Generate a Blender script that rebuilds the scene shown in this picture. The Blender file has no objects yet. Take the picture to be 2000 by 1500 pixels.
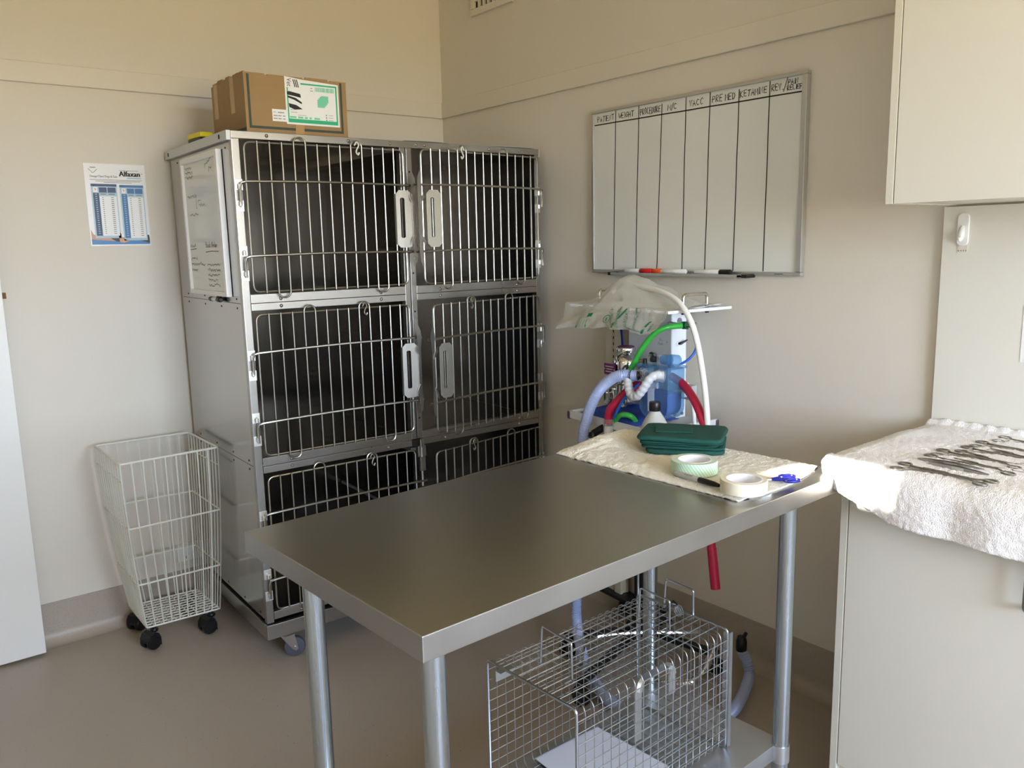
import bpy, bmesh, math, random
from mathutils import Vector, Matrix, noise
random.seed(7)
SC = bpy.context.scene
COL = SC.collection
PI = math.pi
def V(*a): return Vector(a)

# ------------------------------------------------------------------ materials
def lin(c):
    c = c / 255.0
    return c / 12.92 if c <= 0.04045 else ((c + 0.055) / 1.055) ** 2.4
def rgb(r, g, b): return (lin(r), lin(g), lin(b), 1.0)

def mat(name, col, rough=0.5, metal=0.0, spec=0.5, noise_amt=0.0, noise_scale=20.0, bump=0.0, bump_scale=80.0,
        stretch=None, rough_var=0.0, coat=0.0, trans=0.0, ior=1.45, alpha=1.0, aniso=0.0, sheen=0.0, stretch_bump=None):
    m = bpy.data.materials.new(name); m.use_nodes = True
    nt = m.node_tree; b = nt.nodes['Principled BSDF']; L = nt.links
    b.inputs['Base Color'].default_value = col; b.inputs['Roughness'].default_value = rough
    b.inputs['Metallic'].default_value = metal; b.inputs['Specular IOR Level'].default_value = spec
    b.inputs['Coat Weight'].default_value = coat; b.inputs['Transmission Weight'].default_value = trans
    b.inputs['IOR'].default_value = ior; b.inputs['Alpha'].default_value = alpha
    b.inputs['Anisotropic'].default_value = aniso; b.inputs['Sheen Weight'].default_value = sheen
    tc = nt.nodes.new('ShaderNodeTexCoord'); mp = nt.nodes.new('ShaderNodeMapping')
    L.new(tc.outputs['Object'], mp.inputs['Vector'])
    if stretch: mp.inputs['Scale'].default_value = stretch
    if noise_amt or rough_var:
        n = nt.nodes.new('ShaderNodeTexNoise'); n.inputs['Scale'].default_value = noise_scale
        n.inputs['Detail'].default_value = 5.0
        L.new(mp.outputs['Vector'], n.inputs['Vector'])
        if noise_amt:
            mx = nt.nodes.new('ShaderNodeMix'); mx.data_type = 'RGBA'
            mx.inputs[6].default_value = tuple(max(0, c * (1 - noise_amt)) for c in col[:3]) + (1,)
            mx.inputs[7].default_value = tuple(min(1, c * (1 + noise_amt)) for c in col[:3]) + (1,)
            L.new(n.outputs['Fac'], mx.inputs[0]); L.new(mx.outputs[2], b.inputs['Base Color'])
        if rough_var:
            mr = nt.nodes.new('ShaderNodeMapRange')
            mr.inputs[1].default_value = 0.3; mr.inputs[2].default_value = 0.7
            mr.inputs[3].default_value = rough - rough_var; mr.inputs[4].default_value = rough + rough_var
            L.new(n.outputs['Fac'], mr.inputs[0]); L.new(mr.outputs[0], b.inputs['Roughness'])
    if bump:
        n2 = nt.nodes.new('ShaderNodeTexNoise'); n2.inputs['Scale'].default_value = bump_scale; n2.inputs['Detail'].default_value = 4
        if stretch_bump:
            mp2 = nt.nodes.new('ShaderNodeMapping'); mp2.inputs['Scale'].default_value = stretch_bump
            L.new(tc.outputs['Object'], mp2.inputs['Vector']); L.new(mp2.outputs['Vector'], n2.inputs['Vector'])
        else:
            L.new(tc.outputs['Object'], n2.inputs['Vector'])
        bp = nt.nodes.new('ShaderNodeBump'); bp.inputs['Strength'].default_value = bump; bp.inputs['Distance'].default_value = 0.01
        L.new(n2.outputs['Fac'], bp.inputs['Height']); L.new(bp.outputs['Normal'], b.inputs['Normal'])
    return m

def clear(name, col, opacity=0.3, rough=0.1, gloss=0.5, diffuse_tint=None):
    """thin clear plastic: part see-through, part glossy coloured film"""
    m = bpy.data.materials.new(name); m.use_nodes = True
    nt = m.node_tree; L = nt.links; b = nt.nodes['Principled BSDF']; out = nt.nodes['Material Output']
    b.inputs['Base Color'].default_value = diffuse_tint or col; b.inputs['Roughness'].default_value = rough
    b.inputs['Specular IOR Level'].default_value = gloss
    t = nt.nodes.new('ShaderNodeBsdfTransparent'); t.inputs['Color'].default_value = col
    fr = nt.nodes.new('ShaderNodeLayerWeight'); fr.inputs['Blend'].default_value = 0.25
    mr = nt.nodes.new('ShaderNodeMapRange'); mr.inputs[3].default_value = opacity; mr.inputs[4].default_value = min(1, opacity + 0.55)
    mx = nt.nodes.new('ShaderNodeMixShader')
    L.new(fr.outputs['Facing'], mr.inputs[0]); L.new(mr.outputs[0], mx.inputs[0])
    L.new(t.outputs[0], mx.inputs[1]); L.new(b.outputs[0], mx.inputs[2]); L.new(mx.outputs[0], out.inputs['Surface'])
    return m

M = {}
M['wall'] = mat('wall_paint', rgb(222, 215, 202), 0.6, noise_amt=0.015, noise_scale=3, bump=0.05, bump_scale=140)
M['trim'] = mat('trim_paint', rgb(222, 215, 200), 0.45, noise_amt=0.01, noise_scale=4)
M['ceiling'] = mat('ceiling_paint', rgb(240, 236, 226), 0.7, noise_amt=0.01, noise_scale=2)
M['door'] = mat('door_gloss_white', rgb(236, 234, 228), 0.35, noise_amt=0.01, noise_scale=2)
def vinyl(name, base, dark, light):
    m = bpy.data.materials.new(name); m.use_nodes = True; nt = m.node_tree; L = nt.links; b = nt.nodes['Principled BSDF']
    b.inputs['Roughness'].default_value = 0.42
    tc = nt.nodes.new('ShaderNodeTexCoord')
    n = nt.nodes.new('ShaderNodeTexNoise'); n.inputs['Scale'].default_value = 420; n.inputs['Detail'].default_value = 2
    L.new(tc.outputs['Object'], n.inputs['Vector'])
    cr = nt.nodes.new('ShaderNodeValToRGB'); e = cr.color_ramp.elements
    e[0].position = 0.30; e[0].color = dark; e[1].position = 0.40; e[1].color = base
    x = cr.color_ramp.elements.new(0.66); x.color = base; y = cr.color_ramp.elements.new(0.76); y.color = light
    L.new(n.outputs['Fac'], cr.inputs['Fac'])
    v = nt.nodes.new('ShaderNodeTexVoronoi'); v.inputs['Scale'].default_value = 26; v.inputs['Randomness'].default_value = 1
    L.new(tc.outputs['Object'], v.inputs['Vector'])
    lt = nt.nodes.new('ShaderNodeMath'); lt.operation = 'LESS_THAN'; lt.inputs[1].default_value = 0.045
    L.new(v.outputs['Distance'], lt.inputs[0])
    mx = nt.nodes.new('ShaderNodeMix'); mx.data_type = 'RGBA'; mx.inputs[7].default_value = tuple(c * 0.45 for c in base[:3]) + (1,)
    L.new(lt.outputs[0], mx.inputs[0]); L.new(cr.outputs['Color'], mx.inputs[6]); L.new(mx.outputs[2], b.inputs['Base Color'])
    return m
M['vinyl'] = vinyl('speckled_vinyl', rgb(174, 162, 148), rgb(152, 140, 126), rgb(190, 178, 164))
M['laminate'] = mat('white_laminate', rgb(224, 221, 210), 0.38, noise_amt=0.008, noise_scale=3)
M['laminate_edge'] = mat('laminate_edge', rgb(220, 217, 204), 0.4)
M['worktop'] = mat('cream_worktop', rgb(222, 205, 165), 0.35)
M['steel'] = mat('brushed_stainless', (0.40, 0.385, 0.355, 1), 0.30, 1.0, noise_amt=0.05, noise_scale=9, rough_var=0.03)
M['steel_in_shade'] = mat('stainless_lining_shaded', (0.115, 0.105, 0.092, 1), 0.18, 1.0, noise_amt=0.05, noise_scale=3, rough_var=0.02, stretch=(10, 10, .6))  # same stainless; the shade inside the cages is darkened into the base colour
M['steel_side'] = mat('stainless_side', (0.50, 0.485, 0.46, 1), 0.20, 1.0, noise_amt=0.05, noise_scale=4, rough_var=0.04)
M['bench'] = mat('bench_stainless', (0.43, 0.415, 0.365, 1), 0.28, 1.0, noise_amt=0.02, noise_scale=9, rough_var=0.006, stretch=(1, 3, 1))
M['bench_edge'] = mat('bench_edge_stainless', (0.40, 0.39, 0.37, 1), 0.38, 1.0, noise_amt=0.06, noise_scale=8, rough_var=0.05)
M['galv'] = mat('galvanised_tube', (0.46, 0.51, 0.54, 1), 0.24, 1.0, noise_amt=0.12, noise_scale=5, rough_var=0.06, stretch=(30, 30, 1))
M['galv_sheet'] = mat('galvanised_sheet', (0.55, 0.57, 0.58, 1), 0.42, 1.0, noise_amt=0.10, noise_scale=14)
M['wire'] = mat('bright_wire', (0.44, 0.43, 0.39, 1), 0.26, 1.0)
M['trap_wire'] = mat('galvanised_wire', (0.42, 0.44, 0.46, 1), 0.30, 1.0)
M['chrome'] = mat('polished_steel', (0.74, 0.73, 0.71, 1), 0.12, 1.0)
M['plate'] = mat('bright_latch_plate', (0.90, 0.88, 0.82, 1), 0.36, 1.0)
M['clip'] = mat('zinc_clip', (0.80, 0.80, 0.76, 1), 0.33, 0.9)
M['white_metal'] = mat('white_powder_coat', rgb(235, 237, 240), 0.4)
M['grey_metal'] = mat('grey_powder_coat', rgb(176, 178, 176), 0.45)
M['panel_grey'] = mat('pale_grey_panel', rgb(212, 214, 214), 0.4)
M['cream_metal'] = mat('cream_powder_coat', rgb(214, 208, 186), 0.45)
M['lip'] = mat('galvanised_lip', rgb(196, 200, 200), 0.4, 0.35)
M['wirecoat'] = mat('white_wire_coating', rgb(226, 225, 214), 0.4)
M['black'] = mat('black_plastic', rgb(22, 22, 24), 0.35)
M['hole'] = mat('dark_hole', rgb(12, 12, 12), 0.8)
M['rubber'] = mat('grey_rubber', rgb(78, 78, 88), 0.5)
M['white'] = mat('white_plastic', rgb(238, 238, 236), 0.35)
M['board'] = mat('whiteboard_enamel', rgb(226, 228, 222), 0.16, noise_amt=0.01, noise_scale=3)
M['alu'] = mat('aluminium_frame', (0.62, 0.62, 0.60, 1), 0.38, 0.85)
M['ink'] = mat('black_ink', rgb(24, 25, 26), 0.5)
M['ink_grey'] = mat('grey_print', rgb(120, 124, 124), 0.6)
M['card'] = mat('cardboard', rgb(158, 128, 88), 0.75, noise_amt=0.06, noise_scale=30, bump=0.05, bump_scale=60)
M['card_edge'] = mat('cardboard_edge', rgb(128, 92, 54), 0.85)
M['band'] = mat('dark_green_print', rgb(66, 76, 66), 0.7)
M['tape_clear'] = mat('brown_packing_tape', rgb(182, 146, 100), 0.25)
M['paper'] = mat('paper', rgb(236, 238, 238), 0.55)
M['label_green'] = mat('label_green', rgb(48, 176, 128), 0.5)
M['label_mint'] = mat('label_mint', rgb(120, 206, 172), 0.5)
M['yellow'] = mat('yellow_plastic', rgb(226, 210, 30), 0.4)
M['navy'] = mat('poster_navy', rgb(38, 62, 104), 0.35)
M['blue_mid'] = mat('poster_blue', rgb(60, 112, 166), 0.35)
M['blue_pale'] = mat('poster_pale_blue', rgb(172, 198, 214), 0.35)
M['sea'] = mat('poster_sea_blue', rgb(62, 128, 186), 0.35)
M['skin'] = mat('printed_skin', rgb(206, 158, 128), 0.4)
M['dog'] = mat('printed_dark_fur', rgb(62, 40, 34), 0.4)
M['gloss_paper'] = mat('laminated_paper', rgb(240, 240, 240), 0.18)
M['towel'] = mat('cream_terry', rgb(243, 236, 218), 0.9, noise_amt=0.05, noise_scale=160, bump=0.6, bump_scale=420, sheen=0.3)
M['towel_w'] = mat('white_terry', rgb(252, 247, 244), 0.9, noise_amt=0.03, noise_scale=150, bump=0.6, bump_scale=380, sheen=0.3)
M['drape'] = mat('green_cotton', rgb(18, 74, 66), 0.8, noise_amt=0.08, noise_scale=60, bump=0.1, bump_scale=600)
M['masking'] = mat('cream_masking_tape', rgb(240, 232, 208), 0.6)
M['core'] = mat('white_card_core', rgb(238, 238, 244), 0.7)
M['pen_grey'] = mat('pen_grey', rgb(170, 168, 162), 0.4)
M['sc_blue'] = mat('scissor_blue', rgb(28, 30, 128), 0.3)
M['red_cap'] = mat('red_cap', rgb(206, 36, 30), 0.35)
M['orange_cap'] = mat('orange_cap', rgb(236, 92, 40), 0.35)
M['red_hose'] = mat('red_rubber_hose', rgb(184, 34, 66), 0.35)
M['green_hose'] = mat('green_hose', rgb(62, 178, 70), 0.3)
M['dark_green'] = mat('green_collar', rgb(16, 92, 60), 0.4)
M['blue_hose'] = mat('blue_hose', rgb(20, 96, 190), 0.3)
M['navy_hose'] = mat('navy_hose', rgb(20, 40, 110), 0.3)
M['white_hose'] = mat('white_hose', rgb(236, 236, 232), 0.4)
M['corr'] = mat('pale_blue_corrugated_plastic', rgb(186, 200, 240), 0.3, trans=0.25)
M['corr_w'] = mat('white_corrugated_plastic', rgb(232, 234, 238), 0.3, trans=0.2)
M['tank'] = clear('clear_blue_tank', (0.62, 0.78, 0.92, 1), 0.22, 0.08, 0.6, rgb(120, 170, 215))
M['clear'] = clear('clear_plastic', (0.95, 0.96, 0.97, 1), 0.16, 0.1, 0.6, rgb(230, 235, 240))
M['bag'] = clear('polythene_bag', (0.97, 0.98, 0.96, 1), 0.32, 0.22, 0.8, rgb(235, 236, 228))
M['blue_cloth'] = mat('blue_pad', rgb(52, 84, 176), 0.7, bump=0.2, bump_scale=60)
M['granules'] = mat('dark_blue_granules', rgb(58, 64, 160), 0.8, noise_amt=0.3, noise_scale=200)
M['purple'] = mat('purple_label', rgb(104, 32, 98), 0.4)
M['bottle'] = mat('translucent_white_bottle', rgb(222, 222, 216), 0.4, trans=0.25)
M['print_green'] = mat('bag_green_print', rgb(20, 128, 84), 0.5)
M['brass'] = mat('nickel_fitting', (0.62, 0.60, 0.55, 1), 0.25, 1.0)
M['handle_dark'] = mat('satin_nickel_handle', (0.32, 0.31, 0.30, 1), 0.35, 1.0)
M['treadle'] = mat('white_treadle_paint', rgb(222, 226, 238), 0.5)
def striped(name, base, stripe):
    m = bpy.data.materials.new(name); m.use_nodes = True; nt = m.node_tree; L = nt.links; b = nt.nodes['Principled BSDF']
    b.inputs['Roughness'].default_value = 0.55
    tc = nt.nodes.new('ShaderNodeTexCoord'); sx = nt.nodes.new('ShaderNodeSeparateXYZ'); L.new(tc.outputs['Object'], sx.inputs[0])
    at = nt.nodes.new('ShaderNodeMath'); at.operation = 'ARCTAN2'; L.new(sx.outputs['Y'], at.inputs[0]); L.new(sx.outputs['X'], at.inputs[1])
    a = nt.nodes.new('ShaderNodeMath'); a.operation = 'MULTIPLY'; a.inputs[1].default_value = 44 / (2 * PI); L.new(at.outputs[0], a.inputs[0])
    zz = nt.nodes.new('ShaderNodeMath'); zz.operation = 'MULTIPLY'; zz.inputs[1].default_value = 95.0; L.new(sx.outputs['Z'], zz.inputs[0])
    s = nt.nodes.new('ShaderNodeMath'); s.operation = 'ADD'; L.new(a.outputs[0], s.inputs[0]); L.new(zz.outputs[0], s.inputs[1])
    f = nt.nodes.new('ShaderNodeMath'); f.operation = 'FRACT'; L.new(s.outputs[0], f.inputs[0])
    lt = nt.nodes.new('ShaderNodeMath'); lt.operation = 'LESS_THAN'; lt.inputs[1].default_value = 0.26; L.new(f.outputs[0], lt.inputs[0])
    mx = nt.nodes.new('ShaderNodeMix'); mx.data_type = 'RGBA'; mx.inputs[6].default_value = base; mx.inputs[7].default_value = stripe
    L.new(lt.outputs[0], mx.inputs[0]); L.new(mx.outputs[2], b.inputs['Base Color'])
    return m
M['auto_tape'] = striped('striped_autoclave_tape', rgb(206, 226, 200), rgb(150, 196, 164))
M['auto_face'] = mat('autoclave_tape_face', rgb(206, 222, 200), 0.6)

# ------------------------------------------------------------------ mesh builder
class MB:
    def __init__(self): self.bm = bmesh.new(); self.mi = 0; self.bev = False
    def _add(self, verts, faces):
        vs = [self.bm.verts.new(v) for v in verts]; out = []
        for f in faces:
            try:
                fc = self.bm.faces.new([vs[i] for i in f]); fc.material_index = self.mi; out.append(fc)
            except ValueError: pass
        return vs, out
    def box(self, x0, x1, y0, y1, z0, z1, bev=0.0, seg=2, mx=None):
        c = [(x0, y0, z0), (x1, y0, z0), (x1, y1, z0), (x0, y1, z0), (x0, y0, z1), (x1, y0, z1), (x1, y1, z1), (x0, y1, z1)]
        if mx: c = [mx @ Vector(p) for p in c]
        vs, fs = self._add(c, [(0, 3, 2, 1), (4, 5, 6, 7), (0, 1, 5, 4), (1, 2, 6, 5), (2, 3, 7, 6), (3, 0, 4, 7)])
        if bev:
            self.bev = True
            ed = list({e for f in fs for e in f.edges})
            r = bmesh.ops.bevel(self.bm, geom=ed, offset=bev, segments=seg, affect='EDGES', profile=0.5)
            for f in r['faces']: f.material_index = self.mi
        return self
    def tube(self, pts, r, seg=8, closed=False, cap=True, rf=None):
        pts = [Vector(p) for p in pts]; n = len(pts)
        tang = []
        for i in range(n):
            a = pts[(i - 1) % n] if (closed or i > 0) else pts[i]
            b = pts[(i + 1) % n] if (closed or i < n - 1) else pts[i]
            t = (b - a); tang.append(t.normalized() if t.length > 1e-9 else Vector((0, 0, 1)))
        t0 = tang[0]; u = t0.cross(Vector((0, 0, 1)))
        if u.length < 0.1: u = t0.cross(Vector((1, 0, 0)))
        u.normalize(); rings = []
        for i in range(n):
            t = tang[i]; u = (u - t * u.dot(t))
            if u.length < 1e-6: u = t.orthogonal()
            u.normalize(); w = t.cross(u)
            rr = r if rf is None else rf(i)
            # mitre compensation at bends
            rings.append([self.bm.verts.new(pts[i] + (u * math.cos(2 * PI * k / seg) + w * math.sin(2 * PI * k / seg)) * rr) for k in range(seg)])
        m = n if closed else n - 1
        for i in range(m):
            A, B = rings[i], rings[(i + 1) % n]
            for k in range(seg):
                f = self.bm.faces.new((A[k], A[(k + 1) % seg], B[(k + 1) % seg], B[k])); f.material_index = self.mi
        if cap and not closed:
            f = self.bm.faces.new(rings[0][::-1]); f.material_index = self.mi
            f = self.bm.faces.new(rings[-1]); f.material_index = self.mi
        return self
    def cyl(self, p0, p1, r, seg=16, r1=None):
        return self.tube([p0, p1], r, seg, rf=(lambda i: r if i == 0 else (r if r1 is None else r1)))
    def lathe(self, prof, c=(0, 0, 0), seg=32, axis='Z', close=True):
        c = Vector(c); rings = []
        def P(r, h, a):
            if axis == 'Z': return c + Vector((r * math.cos(a), r * math.sin(a), h))
            if axis == 'X': return c + Vector((h, r * math.cos(a), r * math.sin(a)))
            return c + Vector((r * math.cos(a), h, -r * math.sin(a)))
        for r, h in prof:
            rings.append([self.bm.verts.new(P(r, h, 2 * PI * k / seg)) for k in range(seg)])
        for A, B in zip(rings, rings[1:]):
            for k in range(seg):
                f = self.bm.faces.new((A[k], A[(k + 1) % seg], B[(k + 1) % seg], B[k])); f.material_index = self.mi
        if close:
            for ring, rev in ((rings[0], True), (rings[-1], False)):
                f = self.bm.faces.new(ring[::-1] if rev else ring); f.material_index = self.mi
        return self
    def prism(self, poly, o, ex, ey, ez, h):
        """polygon (2D list) in plane o+ex,ey extruded by h along ez"""
        o, ex, ey, ez = map(Vector, (o, ex, ey, ez)); n = len(poly)
        a = [o + ex * x + ey * y for x, y in poly]; b = [p + ez * h for p in a]
        self._add(a + b, [tuple(range(n))[::-1], tuple(range(n, 2 * n))] + [(i, (i + 1) % n, n + (i + 1) % n, n + i) for i in range(n)])
        return self
    def ribbon(self, pts, w, o, ex, ey, ez, lift=0.0006):
        """flat pen stroke along 2D pts"""
        o, ex, ey, ez = map(Vector, (o, ex, ey, ez))
        P2 = [Vector((x, y)) for x, y in pts]; L = []; R = []
        for i, p in enumerate(P2):
            a = P2[max(0, i - 1)]; b = P2[min(len(P2) - 1, i + 1)]; d = (b - a)
            d = d.normalized() if d.length > 1e-9 else Vector((1, 0)); nn = Vector((-d.y, d.x)) * w / 2
            if i == 0: p = p - d * w / 2
            if i == len(P2) - 1: p = p + d * w / 2
            for q, S in ((p + nn, L), (p - nn, R)): S.append(self.bm.verts.new(o + ex * q.x + ey * q.y + ez * lift))
        for i in range(len(P2) - 1):
            f = self.bm.faces.new((L[i], R[i], R[i + 1], L[i + 1])); f.material_index = self.mi
        return self
    def grid(self, fn, nu, nv, wrap=False):
        vs = [[self.bm.verts.new(fn(i / nu, j / nv)) for j in range(nv + 1)] for i in range(nu + 1)]
        for i in range(nu):
            for j in range(nv):
                f = self.bm.faces.new((vs[i][j], vs[i + 1][j], vs[i + 1][j + 1], vs[i][j + 1])); f.material_index = self.mi
        return vs
    def text(self, s, size, fn, align='LEFT', sx=1.0):
        """printed text; fn maps text x,y to a 3D point"""
        cu = bpy.data.curves.new('t', 'FONT'); cu.body = s; cu.size = size; cu.align_x = align; cu.resolution_u = 3
        ob = bpy.data.objects.new('t', cu); COL.objects.link(ob)
        bpy.context.view_layer.update()
        me = bpy.data.meshes.new_from_object(ob.evaluated_get(bpy.context.evaluated_depsgraph_get()))
        vs = [self.bm.verts.new(fn(v.co.x * sx, v.co.y)) for v in me.vertices]
        for p in me.polygons:
            try:
                f = self.bm.faces.new([vs[i] for i in p.vertices]); f.material_index = self.mi
            except ValueError: pass
        bpy.data.objects.remove(ob); bpy.data.curves.remove(cu); bpy.data.meshes.remove(me)
        return self
    def build(self, name, mats, parent=None, loc=None, rotz=0.0, smooth=40, solid=0.0, subsurf=0, recalc=True):
        if recalc: bmesh.ops.recalc_face_normals(self.bm, faces=self.bm.faces)
        me = bpy.data.meshes.new(name); self.bm.to_mesh(me); self.bm.free()
        for m in (mats if isinstance(mats, (list, tuple)) else [mats]): me.materials.append(m)
        if smooth:
            me.polygons.foreach_set('use_smooth', [True] * len(me.polygons)); me.set_sharp_from_angle(angle=math.radians(smooth))
        o = bpy.data.objects.new(name, me); COL.objects.link(o)
        if parent: o.parent = parent
        if loc: o.location = loc
        if rotz: o.rotation_euler = (0, 0, rotz)
        if self.bev and smooth and smooth < 100:
            q = o.modifiers.new('w', 'WEIGHTED_NORMAL'); q.keep_sharp = True; q.weight = 60
        if subsurf:
            q = o.modifiers.new('s', 'SUBSURF'); q.levels = subsurf; q.render_levels = subsurf
        if solid:
            q = o.modifiers.new('t', 'SOLIDIFY'); q.thickness = solid; q.offset = -1
        return o

def bez(pts, n=8):
    """Catmull-Rom through points"""
    P = [Vector(p) for p in pts]; out = []
    for i in range(len(P) - 1):
        a = P[i - 1] if i else P[0] * 2 - P[1]; b, c = P[i], P[i + 1]; d = P[i + 2] if i + 2 < len(P) else P[-1] * 2 - P[-2]
        for k in range(n):
            t = k / n
            out.append(0.5 * ((2 * b) + (c - a) * t + (2 * a - 5 * b + 4 * c - d) * t * t + (3 * b - a - 3 * c + d) * t ** 3))
    out.append(P[-1]); return out
def resample(pts, step):
    pts = [Vector(p) for p in pts]; L = [0.0]
    for a, b in zip(pts, pts[1:]): L.append(L[-1] + (b - a).length)
    n = max(2, int(L[-1] / step)); out = []; j = 0
    for i in range(n + 1):
        s = L[-1] * i / n
        while j < len(L) - 2 and L[j + 1] < s: j += 1
        t = (s - L[j]) / max(1e-9, L[j + 1] - L[j]); out.append(pts[j].lerp(pts[j + 1], t))
    return out
def fillet(pts, r, closed=False, n=5):
    """round the corners of a polyline"""
    P = [Vector(p) for p in pts]; N = len(P); out = []
    for i in range(N):
        if not closed and i in (0, N - 1): out.append(P[i]); continue
        a, b, c = P[i - 1], P[i], P[(i + 1) % N]
        d0 = (a - b); d1 = (c - b); rr = min(r, d0.length * .49, d1.length * .49)
        p0 = b + d0.normalized() * rr; p1 = b + d1.normalized() * rr
        for k in range(n + 1):
            t = k / n; out.append(p0 * (1 - t) ** 2 + b * 2 * t * (1 - t) + p1 * t * t)
    return out
def corrugated(mb, pts, r, pitch=0.0052, depth=0.0022, seg=14):
    p = resample(pts, pitch / 4)
    mb.tube(p, r, seg, rf=lambda i: r - depth / 2 + depth / 2 * math.cos(i * PI / 2))

def tag(o, label=None, cat=None, group=None, kind=None):
    if label: o['label'] = label
    if cat: o['category'] = cat
    if group: o['group'] = group
    if kind: o['kind'] = kind
    return o
def empty(name, loc=(0, 0, 0), rotz=0.0):
    o = bpy.data.objects.new(name, None); COL.objects.link(o); o.location = loc; o.rotation_euler = (0, 0, rotz); o.empty_display_size = 0.05
    return o
def struct(o): o['kind'] = 'structure'; return o
def planefn(o, ex, ey, lift=0.0):
    o, ex, ey = Vector(o), Vector(ex), Vector(ey); n = ex.cross(ey).normalized() * lift
    return lambda x, y: o + ex * x + ey * y + n

# stroke alphabet for hand lettering (unit box)
ST = {'P': [[(0, 0), (0, 1), (.55, .95), (.62, .72), (.5, .52), (0, .48)]], 'A': [[(0, 0), (.32, 1), (.65, 0)], [(.1, .35), (.55, .35)]],
      'T': [[(0, 1), (.7, 1)], [(.35, 1), (.33, 0)]], 'I': [[(.15, 1), (.13, 0)]], 'E': [[(.6, 1), (0, 1), (0, 0), (.6, 0)], [(0, .52), (.48, .52)]],
      'N': [[(0, 0), (0, 1), (.6, 0), (.62, 1)]], 'W': [[(0, 1), (.2, 0), (.42, .7), (.62, 0), (.85, 1)]], 'G': [[(.62, .85), (.35, 1), (.05, .7), (.03, .3), (.3, 0), (.62, .15), (.62, .45), (.38, .45)]],
      'H': [[(0, 0), (0, 1)], [(.58, 0), (.58, 1)], [(0, .5), (.58, .52)]], 'R': [[(0, 0), (0, 1), (.5, .96), (.6, .74), (.48, .55), (0, .5), (.62, 0)]],
      'O': [[(.32, 1), (.05, .75), (.03, .28), (.3, 0), (.58, .25), (.6, .75), (.32, 1)]], 'C': [[(.6, .85), (.35, 1), (.05, .7), (.03, .3), (.3, 0), (.6, .12)]],
      'D': [[(0, 0), (0, 1), (.4, .92), (.6, .55), (.42, .08), (0, 0)]], 'U': [[(0, 1), (.03, .2), (.3, 0), (.56, .2), (.6, 1)]],
      'M': [[(0, 0), (.05, 1), (.38, .35), (.7, 1), (.75, 0)]], 'V': [[(0, 1), (.3, 0), (.6, 1)]], 'K': [[(0, 0), (0, 1)], [(.55, 1), (.03, .45), (.6, 0)]],
      'L': [[(0, 1), (0, 0), (.55, 0)]], 'F': [[(.6, 1), (0, 1), (0, 0)], [(0, .52), (.48, .52)]], '/': [[(0, -.15), (.35, 1.15)]], '.': [[(.1, .02), (.16, .06)]],
      'B': [[(0, 0), (0, 1), (.5, .9), (.45, .58), (0, .52), (.58, .4), (.55, .05), (0, 0)]], 'a': [[(.45, .45), (.15, .5), (.02, .2), (.2, 0), (.45, .4), (.48, 0)]],
      'c': [[(.45, .42), (.2, .5), (.02, .2), (.25, 0), (.46, .1)]], 'k': [[(0, 0), (0, 1)], [(.42, .5), (.02, .24), (.45, 0)]], 'r': [[(0, 0), (0, .5)], [(0, .3), (.18, .48), (.35, .45)]],
      'd': [[(.45, .4), (.15, .5), (.02, .2), (.2, 0), (.45, .2)], [(.45, 1), (.46, 0)]], 'e': [[(.04, .24), (.42, .28), (.3, .5), (.05, .35), (.08, .05), (.42, .08)]], ' ': []}
def handwrite(mb, s, x0, y0, wtot, h, pen, o, ex, ey, ez, jit=0.05, slope=0.0):
    adv = [(.5 if c in ' ./' else (.35 if c == 'I' else 0.62 if c in 'ackrde' else .92)) for c in s]; k = wtot / sum(adv); x = x0
    for c, a in zip(s, adv):
        hh = h * random.uniform(.92, 1.08); dy = random.uniform(-jit, jit) * h + slope * (x - x0); sk = random.uniform(-.06, .12)
        for st in ST.get(c, []):
            mb.ribbon([(x + px * k * .95 + sk * py * hh + random.uniform(-1, 1) * jit * .25 * h, y0 + dy + py * hh) for px, py in st], pen, o, ex, ey, ez)
        x += a * k
def scribble(mb, x0, y0, w, h, pen, o, ex, ey, ez, slope=0.0):
    n = max(4, int(w / (h * .42))); pts = []
    for i in range(n):
        t = i / (n - 1); pts.append((x0 + w * t + random.uniform(-.1, .1) * h, y0 + slope * w * t + h * random.choice((0, .1, .5, .55, .6, 1.0 if random.random() < .3 else .5))))
    cut = random.randint(2, n - 2) if n > 5 else n
    mb.ribbon(pts[:cut], pen, o, ex, ey, ez)
    if n - cut > 1: mb.ribbon(pts[cut:], pen, o, ex, ey, ez)

# ------------------------------------------------------------------ room
XL, YF, ZC = -2.7, -5.6, 2.7
mb = MB(); mb.box(-4.1, 0.15, YF - .15, 0.15, -0.1, 0.0); struct(mb.build('floor', M['vinyl'], smooth=0))
mb = MB(); mb.box(-4.1, 0.15, YF - .15, 0.15, ZC, ZC + .1); struct(mb.build('ceiling', M['ceiling'], smooth=0))
mb = MB(); mb.box(-4.1, 0.12, 0.0, 0.12, 0, ZC); struct(mb.build('wall_back', M['wall'], smooth=0))
mb = MB(); mb.box(0.0, 0.12, YF - .12, 0.0, 0, ZC); struct(mb.build('wall_right', M['wall'], smooth=0))
WX0, WX1, WZ0, WZ1 = -2.35, -0.55, 0.95, 2.25
mb = MB(); mb.box(-4.1, WX0, YF - .12, YF, 0, ZC); mb.box(WX1, 0, YF - .12, YF, 0, ZC)
mb.box(WX0, WX1, YF - .12, YF, 0, WZ0); mb.box(WX0, WX1, YF - .12, YF, WZ1, ZC); struct(mb.build('wall_front', M['wall'], smooth=0))
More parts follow.
